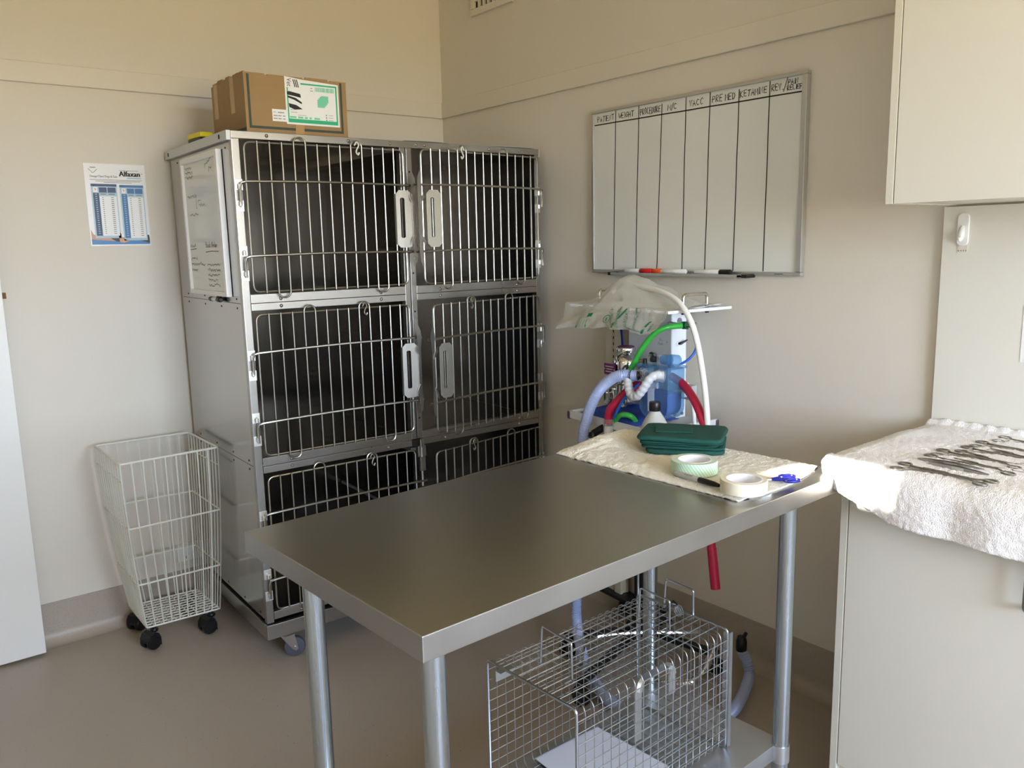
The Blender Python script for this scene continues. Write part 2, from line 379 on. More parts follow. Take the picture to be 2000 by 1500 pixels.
# left wall: doorway beside the back wall and an unseen slot added to shape the sun patch
DY0, DY1, DZ = -0.95, -0.11, 2.05
SY0, SY1, SZ0, SZ1 = -2.285, -2.03, 1.805, 1.945
mb = MB(); mb.box(XL - .12, XL, DY1, 0, 0, ZC); mb.box(XL - .12, XL, DY0, DY1, DZ, ZC)
mb.box(XL - .12, XL, SY1, DY0, 0, ZC); mb.box(XL - .12, XL, YF, SY0, 0, ZC)
mb.box(XL - .12, XL, SY0, SY1, 0, SZ0); mb.box(XL - .12, XL, SY0, SY1, SZ1, ZC); struct(mb.build('wall_left', M['wall'], smooth=0))
mb = MB(); mb.box(-4.1, -4.0, -1.6, 0, 0, ZC); mb.box(-4.1, XL - .12, -1.7, -1.6, 0, ZC); struct(mb.build('wall_hall', M['wall'], smooth=0))
# window 1 (behind the camera)
mb = MB(); t = .05
mb.box(WX0, WX1, YF - .1, YF - .04, WZ0, WZ0 + t); mb.box(WX0, WX1, YF - .1, YF - .04, WZ1 - t, WZ1)
for x in (WX0, (WX0 + WX1) / 2 - t / 2, WX1 - t): mb.box(x, x + t, YF - .1, YF - .04, WZ0 + t, WZ1 - t)
mb.box(WX0 - .03, WX1 + .03, YF - .02, YF + .06, WZ0 - .03, WZ0)
struct(mb.build('window_1', M['white'], smooth=0))
mb = MB()
mb.box(XL - .10, XL - .02, SY0, SY1, SZ0, SZ0 + .015); mb.box(XL - .10, XL - .02, SY0, SY1, SZ1 - .015, SZ1)
mb.box(XL - .10, XL - .02, SY0, SY0 + .01, SZ0, SZ1); mb.box(XL - .10, XL - .02, SY1 - .015, SY1, SZ0, SZ1)
mb.box(XL - .08, XL - .04, -2.252, -2.234, SZ0, SZ1)
struct(mb.build('sun_slot', M['white'], smooth=0))  # frame of the added slot; its bar splits the sun patch
# vinyl skirting with coved foot
def skirting(name, p0, p1, inward, h=.158):
    p0, p1, n = Vector(p0), Vector(p1), Vector(inward); r = .045
    prof = [(0, h), (.0035, h), (.0035, r)] + [(.0035 + r - r * math.cos(a), r - r * math.sin(a)) for a in [i * PI / 16 for i in range(1, 9)]] + [(r + .004, .0005), (0, .0005)]
    b = MB(); vs = [[b.bm.verts.new(p + n * d + Vector((0, 0, z))) for d, z in prof] for p in (p0, p1)]
    for i in range(len(prof) - 1): b.bm.faces.new((vs[0][i], vs[1][i], vs[1][i + 1], vs[0][i + 1]))
    struct(b.build(name, M['vinyl'], smooth=30))
skirting('baseboard_back', (XL, 0, 0), (0, 0, 0), (0, -1, 0))
skirting('baseboard_right', (0, 0, 0), (0, -2.36, 0), (-1, 0, 0))
R0, R1 = 2.020, 2.090
mb = MB(); mb.box(XL, 0, -.013, 0, R0, R1, .003); struct(mb.build('trim_1', M['trim'], smooth=0))
mb = MB(); mb.box(-.013, 0, -5.55, 0, R0, R1, .003); struct(mb.build('trim_2', M['trim'], smooth=0))
# open door leaf folded back near the rear wall
d1 = empty('door_1', (-2.69, -0.098, 0)); struct(d1)
mb = MB(); mb.box(0, .817, 0, .036, .012, 2.03, .002); mb.build('door_leaf', M['door'], d1)
mb = MB(); mb.box(.815, .829, .008, .03, 1.292, 1.312); mb.build('latch_bolt', M['card_edge'], d1)
mb = MB(); mb.tube([(.05, .0, 1.02), (.05, -.05, 1.02)], .01, 10); mb.tube([(.05, -.045, 1.02), (.17, -.045, 1.02)], .009, 10); mb.build('door_handle', M['brass'], d1)

# ------------------------------------------------------------------ kennel bank
KX, KY, KT = -1.2852, -0.7251, -0.0258
KW, KD, KH = 1.2275, 0.684, 1.806
RB = [0.175, 0.720, 1.265]; NXT = [0.720, 1.265, 1.783]
K = empty('kennel_bank', (KX, KY, 0), KT)
tag(K, 'tall stainless steel bank of six barred kennels on casters in the corner', 'animal cages')
for sx, lab in ((0, 0), (1, 1)):
    for i in range(3):
        mb = MB(); x = 0.001 if sx == 0 else KW - .004
        mb.box(x, x + .003, .018, KD, RB[i] + .001, (NXT[i] if i < 2 else 1.80) - .001)
        mb.mi = 1
        if sx == 0:
            for y in (.06, .22, .40, .60):
                for z in (RB[i] + .014, (NXT[i] if i < 2 else 1.775) - .016):
                    mb.box(x - .001, x + .001, y - .003, y + .003, z - .003, z + .003)
        mb.build('side_panel', [M['steel_side'], M['hole']], K, smooth=0)
mb = MB(); mb.box(.004, KW - .004, KD - .004, KD - .001, .165, 1.80); mb.build('back_panel', M['steel_in_shade'], K, smooth=0)
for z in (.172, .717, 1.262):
    mb = MB(); mb.box(.004, KW - .004, .012, KD - .004, z - .003, z + .003); mb.build('cage_floor', M['steel_in_shade'], K, smooth=0)
mb = MB(); mb.box(.004, KW - .004, .004, KD - .002, 1.797, 1.801); mb.build('top_panel', M['steel_in_shade'], K, smooth=0)
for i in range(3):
    mb = MB(); mb.box(.617, .624, .03, KD - .004, RB[i] + .004, NXT[i] - .006 if i else .66); mb.build('divider', M['steel_in_shade'], K, smooth=0)
mb = MB(); mb.box(.610, .631, .03, KD - .01, .668, .680); mb.box(.612, .629, .03, KD - .01, .40, .41); mb.build('divider_track', M['galv_sheet'], K, smooth=0)
mb = MB(); mb.tube(fillet([(.605, KD - .05, .66), (.600, KD - .06, .60), (.604, KD - .05, .57), (.600, KD - .06, .52)], .02), .008, 8); mb.build('divider_catch', M['black'], K)
mb = MB()   # galvanised lip round the top
mb.box(-.014, .0, -.002, .702, 1.777, 1.807, .001); mb.box(KW, KW + .006, 0, .702, 1.777, 1.807)
mb.box(-.014, KW + .006, .69, .702, 1.777, 1.807)
mb.mi = 1
for y in (.065, .655): mb.box(-.0148, -.0135, y - .005, y + .005, 1.786, 1.799)
mb.build('top_lip', [M['lip'], M['hole']], K, smooth=0)
def dome(b, x, y, z, r=.006):
    b.lathe([(r, 0), (r * .9, -r * .35), (r * .5, -r * .65), (.0005, -r * .75)], (x, y, z), 10, axis='Y', close=False)
mb = MB(); mb.box(0, KW, -.004, .022, 1.783, 1.806, .0015)
for x in (.115, .40, .56, .665, .70, .985, 1.13): dome(mb, x, -.004, 1.795)
mb.build('top_rail', M['steel'], K)
for x0, x1, zb in ((0, .025, .165), (1.206, KW, .165)):
    mb = MB(); mb.box(x0, x1, -.003, .022, zb, 1.783, .0015); mb.build('front_post', M['steel'], K)
for x0, x1 in ((.597, .6195), (.6225, .645)):
    mb = MB(); mb.box(x0, x1, -.003, .022, .722, 1.783, .0015); mb.mi = 1
    for z in (.80, .99, 1.05, 1.20, 1.34, 1.53, 1.60, 1.70):
        if (z * 100) % 2 < 1 or x0 > .61: mb.lathe([(.0036, 0), (.0036, -.0006)], (x0 + .011, -.003, z), 10, axis='Y')
    mb.build('centre_post', [M['steel'], M['hole']], K)
for i in range(3):
    for x0, x1 in ((.026, .597), (.645, 1.205)):
        mb = MB(); mb.box(x0, x1, -.004, .016, RB[i] + .0006, RB[i] + .029, .0012)
        for x in (x0 + .10, x1 - .10): dome(mb, x, -.004, RB[i] + .012)
        mb.build('bottom_rail', M['steel'], K)
        if i < 2:
            mb = MB(); mb.box(x0, x1, -.004, .016, NXT[i] - .024, NXT[i] - .0006, .0012)
            for x in (x0 + .10, x1 - .10): dome(mb, x, -.004, NXT[i] - .012)
            mb.build('top_rail', M['steel'], K)
mb = MB()
mb.box(-.006, KW + .006, -.014, .006, .110, .162, .002); mb.box(-.006, KW + .006, .672, .692, .110, .162, .002)
mb.box(-.006, .014, .006, .672, .110, .162, .002); mb.box(KW - .014, KW + .006, .006, .672, .110, .162, .002)
mb.box(.014, KW - .014, .006, .672, .150, .158)
mb.build('base_frame', M['steel'], K)
for x, y, a in ((.085, .045, -.35), (KW - .085, .045, .3), (.085, .60, .2), (KW - .085, .60, 0)):
    mb = MB()
    mb.box(-.032, .032, -.03, .03, .105, .1105); mb.lathe([(.026, .088), (.030, .098), (.026, .105)], (0, 0, 0), 20)
    for s in (-.019, .016): mb.prism([(-.026, .09), (.024, .09), (.034, .034), (.026, .026), (.014, .034)], (0, s, 0), (1, 0, 0), (0, 0, 1), (0, 1, 0), .003)
    mb.cyl((.022, -.023, .038), (.022, .023, .038), .006, 10)
    c = mb.build('caster', M['steel'], K, (x, y, 0), a)
    mb = MB(); mb.lathe([(.012, -.012), (.027, -.012), (.035, -.010), (.0375, -.004), (.0375, .004), (.035, .010), (.027, .012), (.012, .012)], (.022, 0, .0378), 28, axis='Y'); mb.build('wheel', M['rubber'], c)
def kdoor(left, i, ang):
    s = 1 if left else -1; hx = .014 if left else 1.2315; r = .0030
    mb = MB(); X0, X1, Z0, Z1 = .022, .590, .037, .507
    P = lambda x, z, y=0: (s * x, y, z)
    mb.tube(fillet([P(X0, Z0), P(X1, Z0), P(X1, Z1), P(X0, Z1)], .022, True), .0034, 8, closed=True)
    n = 13; xs = [X0 + (X1 - X0) * (k + 1) / 14 for k in range(n)]; yb = -.0052
    up = {3: 4, 8: 9}; dn = {1: 2, 10: 11}; done_u, done_d = set(), set()
    ztop = [Z1 + .004] * n; zbot = [Z0 - .004] * n
    for a, b in up.items(): ztop[a] = ztop[b] = Z1 + .004
    for k in range(n): mb.tube([P(xs[k], zbot[k], yb), P(xs[k], ztop[k], yb)], r, 8)
    for a, b in up.items():
        w = (xs[b] - xs[a]) / 2; m = (xs[a] + xs[b]) / 2
        mb.tube([P(m - w * math.cos(t), Z1 + .003 + w * .95 * math.sin(t), yb) for t in [PI * q / 10 for q in range(11)]], r, 8)
    for a, b in dn.items():
        w = (xs[b] - xs[a]) / 2; m = (xs[a] + xs[b]) / 2
        mb.tube([P(m - w * math.cos(t), Z0 - .003 - w * .95 * math.sin(t), yb) for t in [PI * q / 10 for q in range(11)]], r, 8)
    D = mb.build('cage_door', M['wire'], K, (hx, -.012, RB[i]), ang)
    for zc in (.385, .152):
        mb = MB(); yc = -.0115
        if True:
            pts = [P(.0, zc - .068, -.004), P(.0, zc - .018, -.004), P(.003, zc - .004, yc + .002), P(.016, zc, yc)] + [P(.016 + .615 * q / 8, zc + .004 * math.sin(PI * q / 8), yc) for q in range(1, 9)]
        mb.tube(pts, .0041, 8); mb.build('crossbar', M['wire'], D)
    if i > 0:
        xo = .566 if left else .545
        mb = MB(); x0, x1, z0, z1 = xo - .022, xo + .040, .168, .368; y0, y1 = -.021, -.0185
        ch = .013; ip = .004
        if left: xi0, xi1 = x0 + .016, x0 + .034
        else: xi0, xi1 = x0 + .030, x0 + .046; 
        outer = [(x0 + ch, z0), (x1 - ch, z0), (x1, z0 + ch), (x1, z1 - ch), (x1 - ch, z1), (x0 + ch, z1), (x0, z1 - ch), (x0, z0 + ch)]
        zi0, zi1 = z0 + .034, z1 - .026
        inner = [(xi0 + ip, zi0), (xi1 - ip, zi0), (xi1, zi0 + ip), (xi1, zi1 - ip), (xi1 - ip, zi1), (xi0 + ip, zi1), (xi0, zi1 - ip), (xi0, zi0 + ip)]
        vv_ = [(s * a, yy, b) for yy in (y0, y1) for loop in (outer, inner) for a, b in loop]; fs_ = []
        for k in range(8):
            k2 = (k + 1) % 8
            fs_ += [(k, k2, 8 + k2, 8 + k), (16 + k, 24 + k, 24 + k2, 16 + k2), (k, 16 + k, 16 + k2, k2), (8 + k, 8 + k2, 24 + k2, 24 + k)]
        mb._add(vv_, fs_)
        mb.box(min(s * (x0 - .0008), s * (x0 + .001)), max(s * (x0 - .0008), s * (x0 + .001)), y0, y1 + .010, z0 + ch, z1 - ch)
        mb.build('latch_plate', M['plate'], D, smooth=0)
        mb = MB(); xb = .612 if left else .618
        mb.prism([(-.006, .10), (.006, .118), (.009, .15), (.006, .19), (.006, .34), (.010, .385), (.008, .41), (-.002, .432), (-.008, .40), (-.006, .36), (-.006, .13)], (s * xb, -.026, 0), (s, 0, 0), (0, 0, 1), (0, 1, 0), .003)
        mb.prism([(-.004, .17), (.010, .20), (.010, .215), (-.004, .19)], (s * xb - s * .012, -.029, 0), (s, 0, 0), (0, 0, 1), (0, 1, 0), .003)
        mb.prism([(-.004, .36), (.012, .33), (.012, .315), (-.004, .34)], (s * xb - s * .012, -.029, 0), (s, 0, 0), (0, 0, 1), (0, 1, 0), .003)
        mb.build('latch_bar', M['steel'], D, smooth=0)
    m = (xs[8] + xs[9]) / 2; mb = MB(); zt = Z1 + .018
    mb.tube(bez([P(m - .008, zt - .012, yb - .003), P(m, zt, yb - .005), P(m + .007, zt - .010, yb - .006), P(m, zt - .024, yb - .005), P(m - .003, zt - .034, yb - .006), P(m + .004, zt - .042, yb - .006), P(m + .008, zt - .034, yb - .006)], 5), .0026, 7)
    mb.build('s_hook', M['wirecoat'] if i == 2 else M['wire'], D)
for i in range(3):
    kdoor(True, i, 0.0); kdoor(False, i, math.radians((8.0, 9.3, 5.4)[i]))
    for xx, s in ((.013, 1), (KW - .011, -1)):
        for z in (.376, .310, .168, .090):
            mb = MB(); zz = RB[i] + z; mb.box(xx - .013, xx + .013, -.006, -.003, zz - .017, zz + .017, .001); dome(mb, xx + .001, -.006, zz, .0045)
            mb.tube([(xx, -.013, zz - .013), (xx, -.013, zz + .001)] if z in (.376, .168) else [(xx, -.013, zz), (xx, -.013, zz + .013)], .0056, 8)
            mb.build('hinge_clip', M['clip'], K)
mb = MB(); mb.box(.612, .646, -.022, -.008, .655, .695, .001); mb.box(.618, .640, -.026, -.010, .60, .655, .001); mb.box(.626, .634, -.03, -.012, .69, .722); mb.cyl((.628, -.018, .54), (.628, -.018, .72), .005, 10)
mb.build('drop_latch', M['steel'], K, smooth=0)

# things on and at the kennel bank -------------------------------------------------
def at_kennel(name, x=0, y=0, z=0, rot=0):
    c, s = math.cos(KT), math.sin(KT); return empty(name, (KX + c * x - s * y, KY + s * x + c * y, z), KT + rot)
# cardboard box
B = at_kennel('cardboard_box', .065, .030, 1.808, math.radians(1.0))
tag(B, 'brown cardboard carton with a green-bordered delivery label on top of the kennels', 'box')
BW, BD, BH = .357, .305, .186
mb = MB(); mb.box(0, BW, 0, BD, 0, BH - .004, .003)
for x0, x1 in ((0, .07), (.08, .20), (.21, .29), (.30, BW)): mb.box(x0, x1, .0005, .006, BH - .006, BH + random.uniform(-.002, .002))
y = .0
while y < BD - .02:
    w = random.uniform(.02, .06); mb.box(.0005, .006, y, min(BD, y + w), BH - .006, BH + random.uniform(-.001, .006)); y += w + .004
mb.build('carton', M['card'], B)
F = dict(o=(0, 0, 0), ex=(1, 0, 0), ey=(0, 0, 1), ez=(0, -1, 0))
mb = MB()
mb.prism([(.018, .022), (.340, .022), (.340, .014), (.010, .014), (.010, BH - .006), (.018, BH - .006)], h=.0006, **F)
mb.prism([(.332, .022), (.340, .022), (.340, BH - .006), (.332, BH - .006)], h=.0006, **F)
mb.prism([(0, .006), (.10, .006), (.10, .016), (0, .016)], (0, .0, 0), (0, 1, 0), (0, 0, 1), (-1, 0, 0), .0006)
mb.build('printed_band', M['band'], B, smooth=0)
for y0 in (.09, .245): mb = MB(); mb.prism([(y0, BH * .38), (y0 + .035, BH * .38), (y0 + .035, BH - .003), (y0, BH - .003)], (0, 0, 0), (0, 1, 0), (0, 0, 1), (-1, 0, 0), .0005); mb.build('packing_tape', M['tape_clear'], B, smooth=0)
mb = MB(); mb.prism([(.166, 0), (.196, 0), (.196, .045), (.166, .045)], (0, -.0006, 0), (1, 0, 0), (0, 0, 1), (0, -1, 0), .0006)
mb.build('packing_tape', M['tape_clear'], B, smooth=0)
LX, LZ, LW, LH = .136, .034, .190, .146
mb = MB(); mb.prism([(0, 0), (LW, 0), (LW, LH - .008), (.06, LH - .002), (0, LH + .004)], (LX, -.0008, LZ), (1, 0, 0), (0, 0, 1), (0, -1, 0), .0008)
lab = mb.build('delivery_label', M['paper'], B, smooth=0)
f = planefn((LX, -.0018, LZ), (1, 0, 0), (0, 0, 1)); Lf = dict(o=(LX, -.0016, LZ), ex=(1, 0, 0), ey=(0, 0, 1), ez=(0, -1, 0))
def rect(b, x0, y0, x1, y1, h=.0003, fr=None): b.prism([(x0, y0), (x1, y0), (x1, y1), (x0, y1)], h=h, **(fr or Lf))
mb = MB()
rect(mb, .006, .006, LW - .006, .018); rect(mb, .006, .018, .010, LH - .03); rect(mb, LW - .011, .018, LW - .006, LH - .014); rect(mb, .055, LH - .018, LW - .006, LH - .013)
mb.mi = 1
for k in range(26):
    x = .105 + k * .0027; rect(mb, x, LH - .036, x + random.choice((.0012, .0018, .0022)), LH - .022)
poly = [(.112, .06), (.112, .085), (.116, .085), (.116, .09), (.121, .09), (.121, .095), (.126, .095), (.126, .098), (.152, .098), (.152, .076), (.148, .076), (.148, .07), (.143, .07), (.143, .065), (.138, .065), (.138, .06)]
mb.prism(poly, h=.0003, **Lf)
for x0, w in ((.012, .022), (.040, .018), (.064, .01), (.08, .008), (.098, .02)): rect(mb, x0, .020, x0 + w, .026)
mb.mi = 2
for k, (x0, w) in enumerate(((.016, .014), (.016, .010), (.016, .012), (.016, .022))): rect(mb, x0, .062 - k * .008, x0 + w, .0632 - k * .008)
rect(mb, .04, .030, .07, .031)
for k in range(3): rect(mb, .150, .036 - k * .008, .166, .037 - k * .008); mb.lathe([(.0022, 0), (.0022, -.0004)], (LX + .142, -.0017, LZ + .0365 - k * .008), 10, axis='Y')
rect(mb, .088, LH - .036, .098, LH - .034); rect(mb, .09, LH - .028, .096, LH - .026)
mb.mi = 3
mb.prism([(.006, LH - .044), (.014, LH - .042), (.052, LH - .048), (.054, LH - .060), (.03, LH - .056), (.006, LH - .053)], h=.0005, **Lf)
mb.prism([(.008, LH - .056), (.036, LH - .062), (.056, LH - .074), (.056, LH - .080), (.03, LH - .068), (.008, LH - .062)], h=.0005, **Lf)
mb.prism([(.010, LH - .080), (.036, LH - .084), (.058, LH - .096), (.03, LH - .099), (.012, LH - .092)], h=.0005, **Lf)
for k in range(3): mb.prism([(.028 + k * .006, LH - .004), (.031 + k * .006, LH - .003), (.037 + k * .006, LH - .028), (.034 + k * .006, LH - .028)], h=.0005, **Lf)
mb.text('Vet', .0215, planefn((LX + .008, -.0022, LZ + LH - .001), (0, 0, -1), (1, 0, 0)), sx=.85)
mb.build('label_print', [M['label_green'], M['label_mint'], M['ink_grey'], M['ink']], lab, smooth=0)
mb = MB(); rect(mb, 0, 0, .048, .038, .0005, dict(o=(.088, -.0008, .040), ex=(1, 0, 0), ey=(0, 0, 1), ez=(0, -1, 0)))
l2 = mb.build('small_label', M['paper'], B, smooth=0)
g = planefn((.088, -.0019, .040), (1, 0, 0), (0, 0, 1))
mb = MB(); mb.text('PO:', .0065, lambda x, y: g(x + .004, y + .026))
SLf = dict(o=(.088, -.0014, .040), ex=(1, 0, 0), ey=(0, 0, 1), ez=(0, -1, 0))
for x0, y0, n in ((.019, .0265, 8), (.004, .016, 5), (.020, .016, 4), (.036, .016, 3), (.004, .007, 5), (.020, .007, 4), (.036, .007, 3)):
    for k in range(n): rect(mb, x0 + k * .0027, y0, x0 + k * .0027 + .0019, y0 + .0032, .0004, SLf)
mb.build('label_print', M['ink_grey'], l2, smooth=0)
# yellow and black gadget
Y = at_kennel('tape_measure', .002, .30, 1.808, .1)
tag(Y, 'small yellow and black case lying on top of the kennels behind the carton', 'tape measure')
mb = MB(); mb.box(-.002, .045, 0, .115, .012, .030, .005); mb.build('case_lid', M['yellow'], Y)
mb = MB(); mb.box(0, .043, .012, .112, 0, .012, .002); mb.build('case_base', M['black'], Y)
# paper sheet along the top
Pp = at_kennel('protective_sheet', .62, .02, 1.8075)
mb = MB(); mb.grid(lambda u, v: Vector((u * .585, -.026 + v * .3, .0025 + .002 * math.sin(u * 9) * (1 - v) - (.008 if (v == 0 and .32 < u < .42) else .0015 if v == 0 else 0))), 30, 6)
o = mb.build('protective_sheet', M['lip'], Pp, solid=.001)
bpy.data.objects.remove(Pp); o.name = 'protective_sheet'; o.location = (KX + math.cos(KT) * .62 - math.sin(KT) * .02, KY + math.sin(KT) * .62 + math.cos(KT) * .02, 1.8075); o.rotation_euler = (0, 0, KT)
tag(o, 'thin pale sheet lying along the front top edge of the kennels', 'sheet')
# small whiteboard on the kennel side
Wb = at_kennel('memo_board', -.0005, .502, 1.285, math.radians(0))
tag(Wb, 'small narrow whiteboard with handwritten notes fixed to the side of the kennels', 'whiteboard')
bw, bh = .408, .475
mb = MB(); mb.box(-.010, 0, -bw + .012, -.012, .012, bh - .012); mb.build('writing_panel', M['board'], Wb, smooth=0)
mb = MB()
for y0, y1, z0, z1 in ((-bw, -bw + .022, 0, bh), (-.014, 0, 0, bh), (-bw + .022, -.014, 0, .016), (-bw + .022, -.014, bh - .02, bh)): mb.box(-.019, 0, y0, y1, z0, z1, .002)
mb.build('frame', M['white'], Wb)
A = dict(o=(-.010, 0, bh), ex=(0, -1, 0), ey=(0, 0, 1), ez=(-1, 0, 0)); mb = MB(); pn = .0022
def sc(fx, fy, fw, h=.012, slope=0): scribble(mb, fx * bw, -fy * bh, fw * bw, h, pn, slope=slope, **A)
for k in range(3): sc(.08, .085 + k * .033, (.17, .2, .2)[k], .012)
sc(.63, .10, .22, .012, .35); sc(.72, .135, .08, .014, .4)
sc(.09, .29, .26, .012); sc(.37, .33, .08, .012); sc(.40, .36, .16, .012); mb.ribbon([(.33 * bw, -.30 * bh), (.32 * bw, -.37 * bh), (.345 * bw, -.37 * bh)], pn, **A)
sc(.12, .42, .24, .011); sc(.06, .655, .15, .013); mb.ribbon([(.05 * bw, -.668 * bh), (.22 * bw, -.662 * bh)], pn, **A)
handwrite(mb, 'Back Order', .50 * bw, -.655 * bh, .30 * bw, .018, pn, **A); mb.ribbon([(.48 * bw, -.69 * bh), (.6 * bw, -.683 * bh), (.82 * bw, -.685 * bh)], pn, **A)
for k in range(3): sc(.05, .745 + k * .042, (.18, .38, .16)[k], .011)
for k in range(5): sc(.50, .79 + k * .036, (.32, .32, .30, .24, .30)[k], .012)
mb.build('handwriting', M['ink'], Wb, smooth=0)
Pn = at_kennel('marker_pen', -.012, .30, 1.272, 0)
tag(Pn, 'short whiteboard marker clipped under the small narrow whiteboard', 'marker pen')
mb = MB(); mb.lathe([(.006, 0), (.0075, .004), (.0075, .05), (.006, .052)], (0, -.085, 0), 14, axis='Y'); mb.build('barrel', M['white'], Pn)
mb = MB(); mb.lathe([(.006, 0), (.0085, .003), (.0085, .034), (.007, .036)], (0, -.120, 0), 14, axis='Y'); mb.build('cap', M['black'], Pn)
mb = MB(); mb.lathe([(.0085, 0), (.0085, .025)], (0, -.034, 0), 14, axis='Y'); mb.build('end_plug', M['black'], Pn)

# ------------------------------------------------------------------ poster on the rear wall
Ps = empty('dosage_poster', (-1.563, -.0006, 1.463), 0); Ps.rotation_euler = (0, math.radians(.2), 0)
tag(Ps, 'laminated blue and white drug dosage chart on the cream wall beside the kennels', 'poster')
pw, ph = .209, .296
mb = MB(); mb.prism([(0, 0), (pw, 0), (pw, ph), (0, ph)], (0, 0, 0), (1, 0, 0), (0, 0, 1), (0, -1, 0), .001); mb.build('sheet', M['gloss_paper'], Ps, smooth=0)
Q = dict(o=(0, -.001, ph), ex=(pw, 0, 0), ey=(0, 0, -ph), ez=(0, -1, 0))
def pr(b, x0, y0, x1, y1, h=.0003): b.prism([(x0, y0), (x1, y0), (x1, y1), (x0, y1)], h=h, **Q)
def pt(b, s, size, x, y, sx=1.0, al='LEFT'): b.text(s, size, lambda tx, ty: Vector((x * pw + tx, -.0018, ph * (1 - y) + ty)), al, sx)
mb = MB()
mb.mi = 0; pt(mb, 'Alfaxan', .0262, .560, .146, .94); pt(mb, 'Alfaxan', .0262, .5645, .146, .94); pt(mb, 'Alfaxan', .0262, .569, .147, .94); pt(mb, 'Your patients trust you to know about', .0058, .57, .082, .72); pt(mb, 'Dosage Chart Dogs & Cats', .0105, .085, .165, .80)
pt(mb, '®', .006, .935, .12)
mb.mi = 1; mb.ribbon([(.07, .065), (.14, .115), (.21, .07)], .006, o=(0, -.001, ph), ex=(pw, 0, 0), ey=(0, 0, -ph), ez=(0, -1, 0)); pr(mb, .10, .045, .19, .053)
for k, (x0, x1) in enumerate(((.08, .94), (.17, .90), (.30, .76))): pr(mb, x0, .192 + k * .016, x1, .197 + k * .016)
mb.mi = 4; pr(mb, .69, .160, .93, .176)
# photograph strip
mb.mi = 5; pr(mb, .02, .895, .985, .982)
mb.mi = 6; mb.prism([(.02, .80), (.06, .86), (.30, .89), (.47, .90), (.47, .945), (.28, .935), (.10, .925), (.02, .915)], h=.0004, **Q)
mb.prism([(.46, .86), (.50, .84), (.52, .90), (.60, .93), (.66, .935), (.55, .965), (.48, .955)], h=.0006, **Q)
mb.mi = 7; mb.prism([(.30, .895), (.5, .885), (.52, .95), (.42, .945)], h=.0005, **Q); mb.prism([(.46, .855), (.51, .85), (.51, .90), (.46, .90)], h=.0005, **Q); mb.prism([(.70, .92), (.93, .86), (.98, .87), (.985, .965), (.85, .94)], h=.0005, **Q)
for x0, x1, y0, y1, hd, cc in ((.085, .505, .245, .905, 2, 2), (.55, .95, .252, .935, 3, 3)):
    w = x1 - x0
    mb.mi = 4; pr(mb, x0, y0, x1, y1, .0006)
    mb.mi = hd; pr(mb, x0, y0, x1, y0 + .03, .0008); pr(mb, x0 + w * .30, y0 + .042, x0 + w * .60, y0 + .105, .0008); pr(mb, x0 + w * .63, y0 + .042, x0 + w * .95, y0 + .105, .0008)
    pr(mb, x0 + w * .06, y0 + .11, x0 + w * .29, y1 - .03, .0008)
    mb.mi = 8; pr(mb, x0 + w * .30, y0 + .148, x0 + w * .96, y1 - .03, .0008); pr(mb, x0 + w * .08, y0 + .04, x0 + w * .24, y0 + .10, .0007)
    mb.mi = 1; pr(mb, x0 + w * .34, y0 + .118, x0 + w * .56, y0 + .128, .0009); pr(mb, x0 + w * .66, y0 + .118, x0 + w * .90, y0 + .128, .0009)
    n = 19
    for k in range(n):
        yy = y0 + .160 + k * (y1 - .035 - y0 - .165) / n
        pr(mb, x0 + w * .40, yy, x0 + w * .40 + .022, yy + .008, .0011); pr(mb, x0 + w * .74, yy, x0 + w * .74 + .045, yy + .008, .0011)
    mb.mi = 8; pt(mb, 'Dogs' if cc == 2 else 'Cats', .0065, x0 + .015, y0 + .023); mb.mi = 4
    for k in range(n): pr(mb, x0 + w * .14, y0 + .122 + k * (y1 - y0 - .16) / n, x0 + w * .21, y0 + .130 + k * (y1 - y0 - .16) / n, .0011)
    mb.mi = 6; mb.prism([(x0 + w * .12, y0 + .05), (x0 + w * .20, y0 + .06), (x0 + w * .16, y0 + .09)], h=.0009, **Q)
mb.build('printing', [M['ink'], M['ink_grey'], M['navy'], M['blue_mid'], M['blue_pale'], M['sea'], M['skin'], M['dog'], M['gloss_paper']], Ps, smooth=0)

# power outlet low on the rear wall
Ou = empty('power_outlet', (-1.366, -.0005, .194)); tag(Ou, 'white double power point on the wall behind the wire basket', 'power outlet')
mb = MB(); mb.box(0, .116, -.010, 0, 0, .074, .003); mb.build('cover_plate', M['white'], Ou)
for x in (.033, .083):
    mb = MB(); mb.box(x - .010, x + .010, -.014, -.009, .046, .066, .002); mb.build('switch', M['white'], Ou)
    mb = MB()
    for dx, dz, a in ((-.009, .030, .5), (.009, .030, -.5), (0, .016, 0)):
        mb.box(-.0012, .0012, -.0006, 0, -.005, .005, mx=Matrix.Translation((x + dx, -.0100, dz)) @ Matrix.Rotation(a, 4, 'Y'))
    mb.build('socket_slots', M['hole'], Ou, smooth=0)

